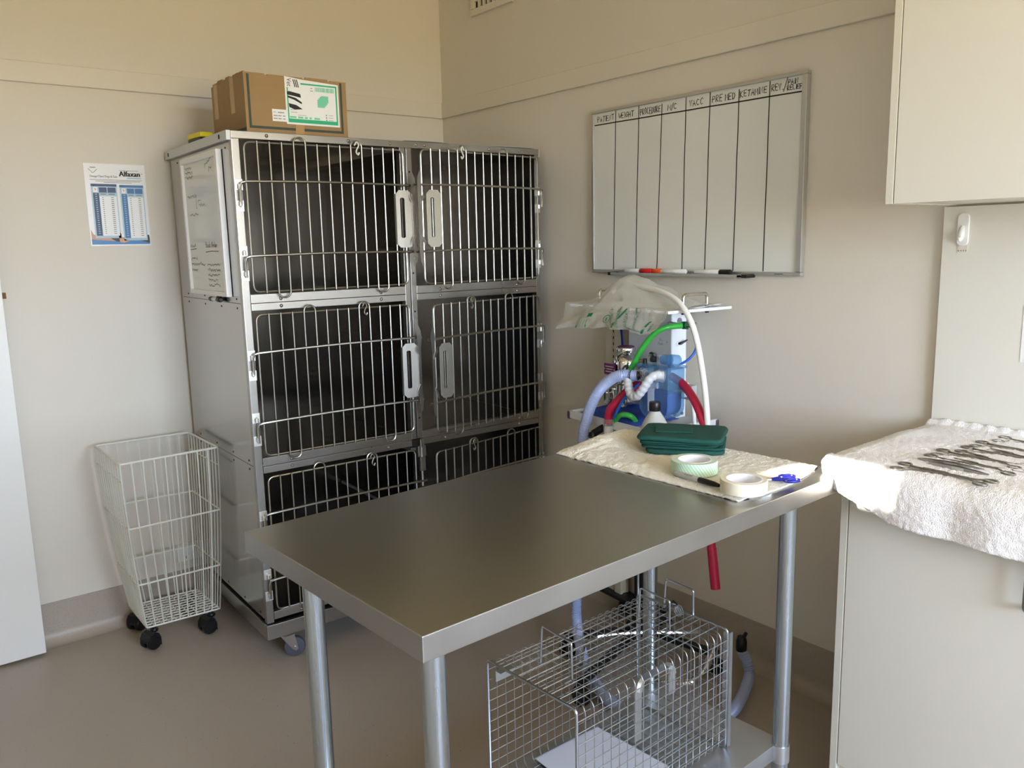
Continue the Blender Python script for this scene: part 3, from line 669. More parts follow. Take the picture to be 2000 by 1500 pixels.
# wire laundry basket
Bk = empty('wire_basket', (-1.47, -.26, 0)); tag(Bk, 'tall white wire basket on black castors in front of the wall beside the kennels', 'basket')
TOP = [(-1.637, -.435), (-1.303, -.415), (-1.303, -.085), (-1.637, -.075)]; BOT = [(-1.572, -.300), (-1.312, -.312), (-1.318, -.075), (-1.572, -.062)]
ZT, ZB = .738, .078; off = Vector((-1.47, -.26, 0))
def corner(k, t):   # t 0 top .. 1 bottom, bulging slightly
    a, b = Vector(TOP[k] + (0,)), Vector(BOT[k] + (0,)); e = t ** 1.6
    p = a.lerp(b, e); return Vector((p.x, p.y, ZT + (ZB - ZT) * t)) - off
def sidept(k, s, t): return corner(k, t).lerp(corner((k + 1) % 4, t), s)
mb = MB()
for t, r in ((0, .0042), (.36, .0034), (.70, .0034), (1.0, .0034)):
    mb = MB()
    if t == 1.0: mb.tube(fillet([corner(k, .985) for k in range(4)], .015, True), r, 8, closed=True)
    else: mb.tube(fillet([corner(k, t) for k in range(4)], .012, True), r, 8, closed=True)
    mb.build('hoop', M['wirecoat'], Bk)
for k in range(4):
    mb = MB(); n = 9 if k % 2 == 0 else 10
    for i in range(n + 1 if k == 0 else n):
        s = i / n
        t0 = 0.0
        mb.tube([sidept(k, s, q / 14) for q in range(0, 14)] + [sidept(k, s, .985)], .0026, 6)
    if k in (1, 3): mb.tube([sidept(k, .0, .10), sidept(k, 1, .10)], .0024, 6)
    mb.build('side_wires', M['wirecoat'], Bk)
mb = MB()
for i in range(1, 10):
    mb.tube([sidept(0, i / 10, .985), sidept(2, 1 - i / 10, .985)], .0026, 6)
for i in range(0, 11):
    mb.tube([sidept(3, 1 - i / 10, .985), sidept(1, i / 10, .985)], .0026, 6)
mb.build('base_grid', M['wirecoat'], Bk)
for k, (dx, dy) in enumerate(((.028, .02), (-.028, .02), (-.028, -.02), (.028, -.02))):
    c0 = corner(k, .985) + Vector((dx, dy, 0)); a = (.4, .15, -.3, .6)[k]
    g = 1.30
    mb = MB(); mb.cyl((0, 0, .06), (0, 0, c0.z - .001), .007, 8); mb.lathe([(.013, .060), (.015, .066), (.013, .071)], seg=14)
    mb.prism([(a_ * g, b_ * g) for a_, b_ in ((-.006, .006), (-.006, .03), (.0, .044), (.012, .05), (.026, .046), (.033, .034), (.034, .022), (.028, .022), (.024, .030), (.012, .036), (.004, .030), (.0, .012))], (0, -.020 * g, 0), (-1, 0, 0), (0, 0, 1), (0, 1, 0), .040 * g)
    cs = mb.build('castor', M['black'], Bk, (c0.x, c0.y, 0), a)
    mb = MB()
    for y in (-.0215, .0065): mb.lathe([(r_ * g, h_ * g) for r_, h_ in ((.006, 0), (.019, 0), (.0215, .003), (.0215, .012), (.019, .015), (.006, .015))], (-.014 * g, y * g, .0217 * g), 22, axis='Y')
    mb.build('wheel', M['black'], cs)

# ------------------------------------------------------------------ things on the right wall
Vn = empty('wall_vent', (-.0005, -.265, 2.415)); tag(Vn, 'cream plastic grille vent high on the wall above the picture rail', 'vent')
mb = MB(); vw, vh = .287, .185
for y0, y1, z0, z1 in ((-vw, 0, 0, .028), (-vw, 0, vh - .028, vh), (-vw, -vw + .028, .028, vh - .028), (-.028, 0, .028, vh - .028)): mb.box(-.014, 0, y0, y1, z0, z1, .003)
mb.build('frame', M['trim'], Vn)
mb = MB()
for k in range(1, 4): mb.box(-.012, -.002, -vw + .028, -.028, .028 + k * .032 - .005, .028 + k * .032 + .005)
for k in range(1, 7): mb.box(-.013, -.002, -vw + .028 + k * .033 - .006, -vw + .028 + k * .033 + .006, .028, vh - .028)
mb.build('grille', M['trim'], Vn, smooth=0)
mb = MB(); mb.box(-.002, -.0005, -vw + .01, -.01, .01, vh - .01); mb.build('dark_duct', M['hole'], Vn, smooth=0)

BY0, BY1, BZ0, BZ1 = -1.024, -1.928, 1.323, 1.918
WBd = empty('treatment_board', (0, 0, 0)); tag(WBd, 'large framed whiteboard ruled into eight patient columns on the wall', 'whiteboard')
mb = MB(); mb.box(-.013, -.0005, BY1 + .006, BY0 - .006, BZ0 + .006, BZ1 - .006); mb.build('writing_panel', M['board'], WBd, smooth=0)
mb = MB(); fw = .011
mb.box(-.021, -.0005, BY1, BY0, BZ1 - fw, BZ1, .002); mb.box(-.021, -.0005, BY1, BY0, BZ0, BZ0 + fw, .002)
mb.box(-.021, -.0005, BY1, BY1 + fw + .006, BZ0 + fw, BZ1 - fw, .002); mb.box(-.021, -.0005, BY0 - fw, BY0, BZ0 + fw, BZ1 - fw, .002)
mb.build('frame', M['alu'], WBd)
mb = MB(); mb.box(-.060, -.021, -1.745, -1.165, BZ0 - .006, BZ0 - .001); mb.box(-.062, -.0585, -1.745, -1.165, BZ0 - .006, BZ0 + .003); mb.build('pen_tray', M['alu'], WBd, smooth=0)
for y in (-1.765, -1.165):
    mb = MB(); mb.box(-.062, -.015, y, y + (.04 if y < -1.7 else .016), BZ0 - .008, BZ0 + .004, .003); mb.build('tray_end_cap', M['black'], WBd)
A = dict(o=(-.013, 0, 0), ex=(0, -1, 0), ey=(0, 0, 1), ez=(-1, 0, 0)); mb = MB()
hy = [1.032, 1.145, 1.259, 1.366, 1.472, 1.572, 1.685, 1.797, 1.911]; by = [None, 1.133, 1.247, 1.349, 1.463, 1.562, 1.676, 1.791]
mb.ribbon([(a, 1.8665 - .0008 * i + .0006 * (i % 2)) for i, a in enumerate(hy)], .0042, **A)
for i in range(1, 8):
    y0, y1 = hy[i], by[i]; pts = [(y0 + (y0 - y1) * .08, 1.898 + .006 * (i % 3)), (y0, 1.862)]
    pts += [(y0 + (y1 - y0) * q / 6 + random.uniform(-.0008, .0008), 1.862 + (1.337 - 1.862) * q / 6) for q in range(1, 7)]
    mb.ribbon(pts, .0036, **A)
mb.build('ruled_lines', M['ink'], WBd, smooth=0)
mb = MB()
for s_, y, z, w, h in (('PATIENT', 1.052, 1.8765, .088, .018), ('WEIGHT', 1.161, 1.877, .078, .018), ('PROCEDURE', 1.267, 1.8745, .096, .020), ('M/C', 1.392, 1.876, .045, .018), ('VACC', 1.487, 1.8745, .06, .019),
                       ('PRE MED', 1.581, 1.8735, .094, .019), ('KETAMINE', 1.690, 1.8745, .100, .019), ('REV.', 1.804, 1.875, .044, .019), ('/', 1.846, 1.872, .014, .028), ('PAIN', 1.860, 1.8865, .036, .013), ('RELIEF', 1.858, 1.870, .052, .013)):
    handwrite(mb, s_, y, z, w, h, .0026, jit=.06, **A)
mb.build('handwriting', M['ink'], WBd, smooth=0)
mb = MB(); mb.box(-.0216, -.0209, -1.868, -1.838, BZ0 + .003, BZ0 + .0065); mb.build('frame_badge', M['ink_grey'], WBd, smooth=0)
# markers in the tray
def marker(label, y0, y1, cap0, cap1, capm, taper=False):
    o = empty('whiteboard_marker', (-.042, 0, BZ0 + .0085)); tag(o, label, 'marker pen', 'markers in the large whiteboard tray')
    mb = MB(); mb.lathe([(.006, -y0), (.0085, -y0 - .004 if y0 < y1 else 0), (.0085, -y1 + .004), (.006, -y1)] if y0 < y1 else [], (0, 0, 0), 16, axis='Y'); mb.build('barrel', M['white'], o)
    mb = MB(); mb.lathe([(.007, -cap0), (.0095, -cap0 - .003), (.0095, -cap1 + .003), (.007, -cap1)], (0, 0, 0), 16, axis='Y'); mb.build('cap', M[capm], o)
    return o
marker('white whiteboard marker with a red cap lying in the large board tray', 1.222, 1.300, 1.295, 1.355, 'red_cap')
marker('white whiteboard marker with an orange cap lying in the middle of the large board tray', 1.395, 1.506, 1.358, 1.400, 'orange_cap')
marker('white whiteboard marker with a black cap lying in the large board tray', 1.545, 1.652, 1.645, 1.692, 'black')

# ------------------------------------------------------------------ anaesthetic trolley
TX, TY, TT = -.318, -1.608, math.radians(-4.6)
T = empty('anaesthetic_trolley', (TX, TY, 0), TT); tag(T, 'white wheeled anaesthetic machine with coloured hoses between the kennels and the steel table', 'medical trolley')
mb = MB(); mb.box(0, .285, -.002, .425, .818, .832, .004); mb.build('tray', M['grey_metal'], T)
mb = MB()
for x0, x1, y0, y1 in ((-.006, .006, -.008, .432), (-.006, .29, -.010, .003), (-.006, .29, .422, .434)): mb.box(x0, x1, y0, y1, .812, .840, .003)
mb.build('tray_rim', M['white_metal'], T)
mb = MB()
for x, y in ((.287, -.004), (.0, .43)): mb.lathe([(.008, -.016), (.010, -.008), (.010, .008), (.008, .012)], (x, y, .826), 12)
mb.build('corner_cap', M['rubber'], T)
mb = MB(); mb.box(.004, .288, -.062, .445, 1.214, 1.224, .002); mb.build('top_shelf', M['white_metal'], T)
for y, x0, x1 in ((-.036, .094, .200), (.402, .118, .222)):
    mb = MB(); mb.tube(fillet([(x0, y, 1.222), (x0, y, 1.268), (x1, y, 1.268), (x1, y, 1.222)], .014), .0055, 12); h = mb.build('handle', M['brass'], T)
    mb = MB()
    for x in (x0, x1): mb.cyl((x, y, 1.2235), (x, y, 1.234), .0068, 12); mb.cyl((x, y, 1.206), (x, y, 1.2145), .006, 12)
    mb.build('handle_collar', M['black'], h)
mb = MB(); mb.box(.200, .268, .119, .338, .83, 1.214, .003); col = mb.build('column', M['white_metal'], T)
mb = MB(); mb.box(.1985, .2005, .122, .335, .84, 1.208); mb.build('front_panel', M['panel_grey'], col, smooth=0)
mb = MB(); mb.text('O₂', .012, planefn((.198, .178, 1.098), (0, -1, 0), (0, 0, 1), .0008)); mb.text('Flush', .012, planefn((.198, .184, 1.084), (0, -1, 0), (0, 0, 1), .0008)); mb.text('>', .016, planefn((.198, .146, 1.090), (0, -1, 0), (0, 0, 1), .0008)); mb.build('lettering', M['ink_grey'], col, smooth=0)
mb = MB()
for x, z in ((.214, 1.203), (.25, 1.203), (.233, 1.168), (.214, .845), (.25, .845)): mb.lathe([(.0055 if z > 1.18 or z < .9 else .010, 0), (.0055 if z > 1.18 or z < .9 else .010, -.003)], (x, .119, z), 14, axis='Y')
mb.build('column_screw', M['ink_grey'], col)
mb = MB(); mb.lathe([(.0085, 0), (.0085, -.003), (.006, -.005)], (.228, .119, 1.090), 16, axis='Y'); mb.mi = 1; mb.tube([(.228, .117, 1.090), (.230, .106, 1.092), (.240, .100, 1.098), (.250, .097, 1.103)], .0042, 8, rf=lambda i: (.005, .005, .0035, .0025)[i]); mb.build('flush_toggle', [M['white_metal'], M['black']], col)
mb = MB(); mb.box(.225, .265, .41, .448, .075, 1.214, .002); mb.mi = 0; mb.box(.232, .258, .452, .506, .075, 1.214, .002); mb.mi = 1
for k in range(26): mb.box(.2308, .2322, .457, .461, .55 + k * .024, .560 + k * .024)
mb.box(.235, .255, .446, .454, .075, 1.214); mb.build('slotted_post', [M['cream_metal'], M['hole']], T, smooth=0)
mb = MB(); mb.box(.220, .245, .300, .328, .075, .82, .002); mb.build('rear_post', M['black'], T)
# wheeled base
LEGS = ((-.145, .265, .3), (-.300, -.005, -.5), (.175, -.120, 0), (.245, .40, .2))
mb = MB(); mb.lathe([(.05, .062), (.055, .068), (.055, .088), (.05, .094)], (.10, .16, 0), 24); mb.box(.20, .275, .20, .51, .066, .080, .002); mb.box(.10, .24, .145, .175, .066, .080); hub = mb.build('base_frame', M['black'], T)
for x, y, a in LEGS:
    d = Vector((x - .10, y - .16)); rot = Matrix.Translation((.10, .16, 0)) @ Matrix.Rotation(math.atan2(d.y, d.x), 4, 'Z')
    mb = MB(); mb.box(.02, d.length + .012, -.014, .014, .064, .084, .003, mx=rot); mb.build('leg', M['black'], T)
    mb = MB(); mb.cyl((0, 0, .05), (0, 0, .065), .010, 10); mb.box(-.02, .024, -.024, .024, .032, .052, .008)
    for s in (-.020, .006): mb.lathe([(.006, 0), (.027, 0), (.030, .004), (.030, .010), (.027, .014), (.006, .014)], (0, s, .030), 22, axis='Y')
    mb.build('castor', M['black'], T, (x, y, 0), a)
# vaporiser
mb = MB(); mb.lathe([(.020, .872), (.034, .876), (.036, .895), (.036, .945), (.043, .950), (.044, .972), (.041, .978), (.041, .985), (.0435, .990), (.0435, 1.020), (.041, 1.032), (.034, 1.044), (.026, 1.050), (.024, 1.058)], (.12, .262, 0), 36); vp = mb.build('vaporiser', M['chrome'], T)
mb = MB(); mb.lathe([(.024, 1.056), (.033, 1.058), (.034, 1.062), (.034, 1.073), (.032, 1.076), (.001, 1.077)], (.12, .262, 0), 30); mb.build('dial_cap', M['chrome'], vp)
mb = MB(); mb.lathe([(.029, 1.0768), (.029, 1.0782), (.001, 1.0785)], (.12, .262, 0), 28); mb.build('dial_disc', M['purple'], vp)
mb = MB(); mb.box(.070, .074, .262, .322, .978, 1.018, .002); pl = mb.build('agent_label', M['purple'], vp, rotz=0)
mb = MB()
for k, (y0, w) in enumerate(((.314, .044), (.308, .032), (.312, .040))): mb.box(.0694, .0698, y0 - w, y0, 1.006 - k * .009, 1.009 - k * .009)
for y in (.317, .267): mb.lathe([(.002, 0), (.002, -.001)], (.070, y, .998), 8, axis='X')
mb.build('label_print', M['trim'], pl, smooth=0)
mb = MB(); mb.box(.085, .115, .275, .315, .885, .93, .004); mb.box(.07, .09, .300, .325, .87, .915, .003); mb.cyl((.16, .10, 1.03), (.12, .24, 1.03), .009, 12); mb.cyl((.16, .10, 1.01), (.16, .19, 1.01), .012, 12); mb.cyl((.10, .115, 1.012), (.10, .155, 1.012), .013, 14); mb.cyl((.11, .262, .83), (.11, .262, .875), .016, 12); mb.box(.12, .20, .24, .29, .90, .92)
mb.build('manifold', M['chrome'], T)
mb = MB()
mb.lathe([(.005, 0), (.016, .002), (.018, .012), (.014, .022), (.005, .026)], (.055, .052, 1.050), 14); mb.tube(bez([(.055, .052, 1.068), (.045, .040, 1.078), (.030, .020, 1.080)], 5), .006, 8); mb.tube(bez([(.055, .052, 1.068), (.06, .070, 1.076), (.06, .082, 1.066)], 4), .006, 8)
mb.lathe([(.006, 0), (.009, .004), (.006, .03)], (.045, .085, 1.03), 10)
mb.build('relief_valve', M['black'], T)
# absorber tank
def rbox(b, x0, x1, y0, y1, z0, z1, rb, rt=.008, inset=0):
    pts = []; n = 8
    for cx, cz, r, a0 in ((y1 - rt, z1 - rt, rt, 0), (y0 + rt, z1 - rt, rt, PI / 2), (y0 + rb, z0 + rb, rb, PI), (y1 - rb, z0 + rb, rb, 1.5 * PI)):
        for q in range(n + 1): a = a0 + PI / 2 * q / n; pts.append((cx + r * math.cos(a), cz + r * math.sin(a)))
    b.prism(pts, (x0, 0, 0), (0, 1, 0), (0, 0, 1), (1, 0, 0), x1 - x0)
mb = MB(); rbox(mb, .020, .094, -.046, .084, .872, 1.040, .045); tk = mb.build('absorber_tank', M['tank'], T, smooth=50)
mb = MB(); rbox(mb, .0265, .088, -.038, .076, .882, .958, .040, .003); mb.build('granules', M['granules'], tk, smooth=50)
mb = MB(); mb.box(.014, .100, -.052, .090, 1.038, 1.046, .002); mb.build('tank_lid', M['tank'], tk)
mb = MB(); mb.lathe([(.021, 1.046), (.021, 1.075), (.024, 1.076), (.024, 1.080), (.001, 1.081)], (.055, .010, 0), 24); mb.lathe([(.014, 0), (.014, .03)], (.05, .06, 1.046), 16, axis='Z'); mb.build('valve_dome', M['clear'], tk)
mb = MB(); mb.lathe([(.019, -.030), (.020, -.062), (.001, -.063)], (.045, .0, 1.066), 22, axis='Y'); mb.lathe([(.016, .0), (.016, -.03)], (.045, .0, 1.066), 22, axis='Y'); mb.build('blue_port', M['tank'], tk)
mb = MB(); mb.tube(fillet([(.018, -.005, .985), (.012, .012, .985), (.010, .018, .97), (.010, .018, .90)], .012), .011, 14); mb.lathe([(.024, .022), (.019, .012), (.018, .0)], (0, -.015, 1.018), 20, axis='X'); mb.lathe([(.024, .022), (.019, .012), (.018, -.004)], (0, .058, 1.012), 20, axis='X'); mb.build('front_ports', M['clear'], tk)
mb = MB(); mb.box(.09, .21, .02, .06, .925, .945, .003); mb.box(.195, .22, .02, .13, .91, .96, .003); mb.build('tank_bracket', M['grey_metal'], T)
# breathing hoses
bl = [(0.02, .045, 1.010), (0.0, .083, 1.008), (-.02, .123, 1.006), (-.03, .162, .991), (-.04, .211, .951), (-.05, .245, .895), (-.05, .276, .827), (-.05, .294, .761), (-.05, .315, .496), (-.045, .335, .25), (-.08, .30, .11), (-.16, .17, .06), (-.205, .067, .030), (-.244, -.073, .026), (-.246, -.194, .026)]
mb = MB(); corrugated(mb, bez(bl, 10), .0190); mb.build('patient_hose', M['corr'], T)
mb = MB(); corrugated(mb, bez([(.223, -.192, .10), (.228, -.215, .06), (.206, -.240, .026), (.055, -.325, .026), (-.03, -.35, .026)], 8), .0180); mb.build('waste_hose', M['corr'], T)
mb = MB(); mb.lathe([(.015, 0), (.018, .004), (.018, .035), (.014, .05)], (.223, -.192, .098), 14); mb.tube([(.225, -.20, .15), (.228, -.206, .165)], .006, 8); mb.build('hose_plug', M['black'], T)
mb = MB(); mb.tube([(.0, .07, 1.010), (.018, .05, 1.012)], .0165, 16); mb.tube([(-.012, .11, 1.006), (-.004, .09, 1.008)], .0185, 16); mb.build('hose_connector', M['black'], T)
wc = [(.02, -.030, 1.020), (0.0, -.012, 1.020), (-.015, -.001, 1.007), (-.026, .016, .975), (-.030, .040, .950), (-.030, .066, .950), (-.022, .088, .972), (-.012, .102, 1.000)]
mb = MB(); corrugated(mb, bez(wc, 10), .0150, .017, .0022, 18); mb.build('elbow_hose', M['corr_w'], T)
mb = MB(); mb.tube(bez([(.04, .07, .995), (.01, .131, .947), (-.01, .165, .907), (-.02, .185, .877), (-.02, .193, .834)], 8), .0145, 14); mb.build('red_hose', M['red_hose'], T)
mb = MB(); mb.lathe([(.016, .775), (.018, .78), (.018, .845), (.0155, .85)], (-.02, .191, 0), 18); mb.build('clear_sleeve', M['clear'], T)
mb = MB(); mb.lathe([(.010, .77), (.0145, .775), (.0145, .822), (.012, .826)], (-.02, .191, 0), 18); mb.build('sleeve_core', M['white'], T)
mb = MB(); mb.tube(bez([(.09, .007, 1.005), (.08, -.056, .986), (.06, -.126, .945), (.05, -.171, .889), (.05, -.186, .852), (.05, -.199, .677), (.05, -.211, .516), (.05, -.221, .453)], 8), .0135, 14); rh = mb.build('red_hose', M['red_hose'], T)
mb = MB(); mb.tube([(.05, -.220, .458), (.05, -.2325, .374)], .0150, 14); mb.tube([(.05, -.2135, .50), (.05, -.2205, .456)], .0146, 14); mb.build('hose_cuff', M['red_hose'], rh)
mb = MB(); mb.tube(bez([(.16, .030, 1.163), (.10, .047, 1.159), (.07, .075, 1.134), (.05, .106, 1.086), (.04, .132, 1.038), (.04, .158, 1.001), (.07, .20, .955)], 8), .0098, 12); mb.build('green_hose', M['green_hose'], T)
mb = MB(); mb.tube(bez([(0, .195, .775), (0, .190, .826), (0, .162, .861), (.01, .141, .868), (.03, .128, .859), (.05, .13, .836)], 6), .0092, 12); mb.build('green_hose', M['green_hose'], T)
mb = MB(); mb.tube([(.165, .034, 1.163), (.165, .014, 1.164)], .013, 14); mb.build('green_collar', M['dark_green'], T)
mb = MB(); mb.tube([(.165, .020, 1.164), (.165, -.030, 1.166)], .0098, 16); mb.tube([(.165, -.006, 1.165), (.165, -.019, 1.1655)], .0122, 6); mb.cyl((.168, -.022, 1.166), (.168, -.022, 1.142), .006, 10); mb.tube([(.18, .03, 1.160), (.20, .13, 1.160)], .008, 10); mb.build('gas_fitting', M['brass'], T)
mb = MB(); mb.tube(bez([(.168, -.022, 1.148), (.17, -.020, 1.092), (.15, -.012, 1.060), (.10, -.004, 1.037)], 8), .0042, 10); mb.build('blue_tube', M['blue_hose'], T)
mb = MB(); mb.tube(bez([(.02, .085, .98), (-.005, .110, .945), (-.015, .131, .913), (-.025, .16, .857)], 6), .0045, 10); mb.build('blue_tube', M['blue_hose'], T)
mb = MB(); mb.tube(bez([(.19, .385, 1.21), (.20, .38, 1.128), (.16, .326, 1.072)], 6), .0045, 10); mb.build('navy_tube', M['navy_hose'], T)
mb = MB(); mb.tube(bez([(.145, .356, 1.262), (.135, .345, 1.281), (.12, .283, 1.289), (.10, .17, 1.288), (.08, .051, 1.276), (.06, -.049, 1.249), (.05, -.110, 1.197), (.05, -.141, 1.129), (.05, -.168, 1.023), (.05, -.183, .93), (.055, -.185, .84), (.09, -.15, .70), (.15, -.09, .50)], 8), .0092, 14); mb.build('white_hose', M['white_hose'], T)
mb = MB(); mb.tube(bez([(.13, -.02, .98), (.12, -.055, .93), (.11, -.075, .87), (.11, -.080, .80), (.15, -.03, .70)], 6), .0065, 10); mb.build('grey_tube', M['white_hose'], T)
mb = MB(); mb.tube([(-.028, .262, .788), (-.012, .228, .812)], .013, 10); mb.tube([(-.035, .258, .775), (-.028, .262, .788)], .016, 10); mb.tube([(-.012, .228, .812), (.0, .20, .822)], .006, 8); mb.build('bag_clamp', M['black'], T)
mb = MB(); mb.grid(lambda u, v: Vector((.02 + .20 * u, .10 + .30 * v, .8335 + .034 * (math.sin(PI * u) * math.sin(PI * v)) ** .5 + .006 * math.sin(9 * v + 4 * u) * math.sin(PI * u) * math.sin(PI * v))), 14, 20); mb.build('blue_pad', M['blue_cloth'], T)
mb = MB(); corrugated(mb, bez([(-.36, -.235, .10), (-.26, -.225, .115), (-.17, -.218, .12), (-.06, -.243, .105), (.04, -.20, .09), (.20, -.10, .084)], 8), .013, .010, .003); mb.tube(bez([(.20, -.02, .10), (.0, .10, .11), (-.14, .16, .10), (-.26, .05, .094)], 6), .008, 8); mb.build('flexible_metal_hose', M['chrome'], T)
mb = MB(); mb.box(-.13, .0, -.10, -.055, .56, .575, .002); mb.box(-.012, .012, -.098, .0, .56, .60); mb.box(0, .012, -.098, -.01, .57, .818); mb.build('bottle_bracket', M['grey_metal'], T, smooth=0)
# jar standing on the bracket
c, s = math.cos(TT), math.sin(TT)
def at_trolley(x, y): return (TX + c * x - s * y, TY + s * x + c * y)
bx, by_ = at_trolley(-.062, -.077)
Bo = empty('bottle', (bx, by_, .5755)); tag(Bo, 'translucent white plastic bottle with a black cap behind the folded green cloth', 'bottle')
mb = MB(); mb.lathe([(.042, 0), (.048, .006), (.0485, .20), (.0485, .268), (.046, .284), (.041, .302), (.032, .322), (.022, .338), (.0165, .346), (.0155, .349), (.0155, .352)], seg=36); mb.build('body', M['bottle'], Bo)
mb = MB(); mb.lathe([(.0172, .350), (.0185, .352), (.0185, .374), (.0165, .378), (.001, .379)], seg=26); mb.build('cap', M['black'], Bo)
# sheets of paper on the top shelf
pp = MB(); pp.grid(lambda u, v: Vector((.13 + .135 * u, -.055 + .16 * v, 1.2252 + .010 * u * (1 - v) ** 2)), 8, 8); o = pp.build('paper_sheet', M['paper'], None, (TX, TY, 0), TT, solid=.0006); tag(o, 'loose white papers lying on the top shelf of the anaesthetic trolley', 'paper')
# polythene bag draped over the top shelf
def bagpt(u, v):
    y = .455 - .515 * u
    zr = [1.238, 1.246, 1.262, 1.300, 1.321, 1.320, 1.312, 1.302, 1.292, 1.280, 1.264, 1.250, 1.236]; k = u * 12; i = min(11, int(k)); ridge = zr[i] + (zr[i + 1] - zr[i]) * (k - i)
    zb = [1.140, 1.142, 1.146, 1.150, 1.152, 1.154, 1.157, 1.159, 1.158, 1.150, 1.146, 1.152, 1.176]; low = zb[i] + (zb[i + 1] - zb[i]) * (k - i)
    x = [.245, .20, .15, .105, .06, .02, -.012, -.026, -.032, -.034]; fz = [0, .35, 1, .92, .70, .50, .33, .20, .09, 0]
    q = v * 9; j = min(8, int(q)); f = q - j; f = f * f * (3 - 2 * f) * .4 + f * .6; xx = x[j] + (x[j + 1] - x[j]) * f
    if v < .222: z = 1.2285 + (ridge - 1.2285) * (fz[j] + (fz[j + 1] - fz[j]) * f)
    else: z = low + (ridge - low) * (fz[j] + (fz[j + 1] - fz[j]) * f)
    w = noise.noise(Vector((u * 9, v * 5, 1.3))) * .010 + noise.noise(Vector((u * 22, v * 9, 4.1))) * .004
    p = Vector((xx + w * (.3 + v), y, z + w * .5))
    if p.x > 0.002 and p.z < 1.2275: p.z = 1.2275
    return p
mb = MB(); mb.grid(bagpt, 60, 40); bg = mb.build('polythene_bag', M['bag'], None, (TX, TY, 0), TT, smooth=80)
tag(bg, 'crumpled clear plastic bag with green printing hanging off the top of the trolley', 'plastic bag')
def onbag(u, v):
    p = bagpt(u, v); e = .004; a = bagpt(min(1, u + e), v) - p; b = bagpt(u, min(1, v + e)) - p; n = b.cross(a).normalized()
    return p + (n if n.x < 0 else -n) * .0012
def bagtext(b, s, size, u0, v0, ang, sx=1.0):
    ca, sa = math.cos(ang), math.sin(ang)
    b.text(s, size, lambda x, y: onbag(min(.995, max(.005, u0 + (x * ca - y * sa) / .515)), min(.995, max(.3, v0 - (x * sa + y * ca) / .21))), 'LEFT', sx)
def bagline(b, pts, w):
    for (a, b2) in zip(pts, pts[1:]):
        q = [onbag(a[0], a[1]), onbag(b2[0], b2[1]), onbag(b2[0] + w, b2[1]), onbag(a[0] + w, a[1])]; b._add(q, [(0, 1, 2, 3)])
mb = MB()
for k, (u0, v0) in enumerate(((.585, .90), (.655, .93), (.735, .95), (.80, .86))): bagtext(mb, 'INTERSURGICAL', .0150, u0, v0, math.radians(118), .72)
bagtext(mb, 'www.i', .023, .905, .93, math.radians(80), .8)
bagline(mb, [(.575, .96), (.585, .85), (.61, .72), (.64, .62)], .016); bagline(mb, [(.835, .97), (.84, .85), (.855, .74), (.87, .64)], .020)
bagline(mb, [(.215, .93), (.215, .985)], .10); bagline(mb, [(.315, .70), (.308, .75)], .045)
for k in range(5): bagline(mb, [(.215 + k * .022, .92), (.222 + k * .022, .83), (.23 + k * .022, .74)], .004)
for k in range(20):
    a0, a1 = 2 * PI * k / 20, 2 * PI * (k + 1) / 20
    P4 = [onbag(.505 + r * math.cos(a) / .515, .80 + r * math.sin(a) / .21) for r, a in ((.013, a0), (.013, a1), (.016, a1), (.016, a0))]; mb._add(P4, [(0, 1, 2, 3)])
bagline(mb, [(.498, .77), (.50, .84)], .010)
mb.build('printing', M['print_green'], bg, smooth=0)
bg2 = MB(); bg2.tube([bagpt(.24 + .008 * q, .20 + .03 * q) + Vector((0, 0, .001)) for q in range(6)], .0012, 5); bg2.build('fold', M['bag'], bg)

# ------------------------------------------------------------------ steel table
QX, QY, QT = -1.7004, -2.4333, .0452
TB = empty('steel_table', (QX, QY, 0), QT); tag(TB, 'stainless steel work table on round galvanised legs in the middle of the room', 'table')
TL, TW = 1.196, .603
mb = MB(); mb.box(0, TL, 0, TW, .8585, .900, .0022)
top = mb.build('tabletop', [M['bench'], M['bench_edge']], TB, smooth=30)
for p in top.data.polygons: p.material_index = 0 if abs(p.normal.z) > .7 else 1
LEG = [(.055, .055), (.055, .437), (1.042, .055), (1.020, .437)]
for x, y in LEG:
    mb = MB(); mb.cyl((x, y, .03), (x, y, .859), .0192, 32); lg = mb.build('leg', M['galv'], TB)
    mb = MB(); mb.lathe([(.012, .0), (.020, .002), (.021, .012), (.0205, .035)], (x, y, 0), 24); mb.build('foot', M['black'], lg)
mb = MB(); mb.box(.075, 1.058, .060, .430, .243, .250, .001); mb.box(.075, 1.035, .060, .063, .212, .246); mb.box(.075, 1.01, .427, .430, .212, .246); mb.box(1.055, 1.058, .075, .425, .212, .246); mb.box(.075, .078, .075, .425, .212, .246)
sh = mb.build('shelf', M['galv_sheet'], TB, smooth=0)
for x, y in LEG: mb = MB(); mb.lathe([(.0196, .208), (.0218, .208), (.0218, .2505), (.0196, .2505)], (x, y, 0), 28); mb.build('shelf_collar', M['galv_sheet'], sh)

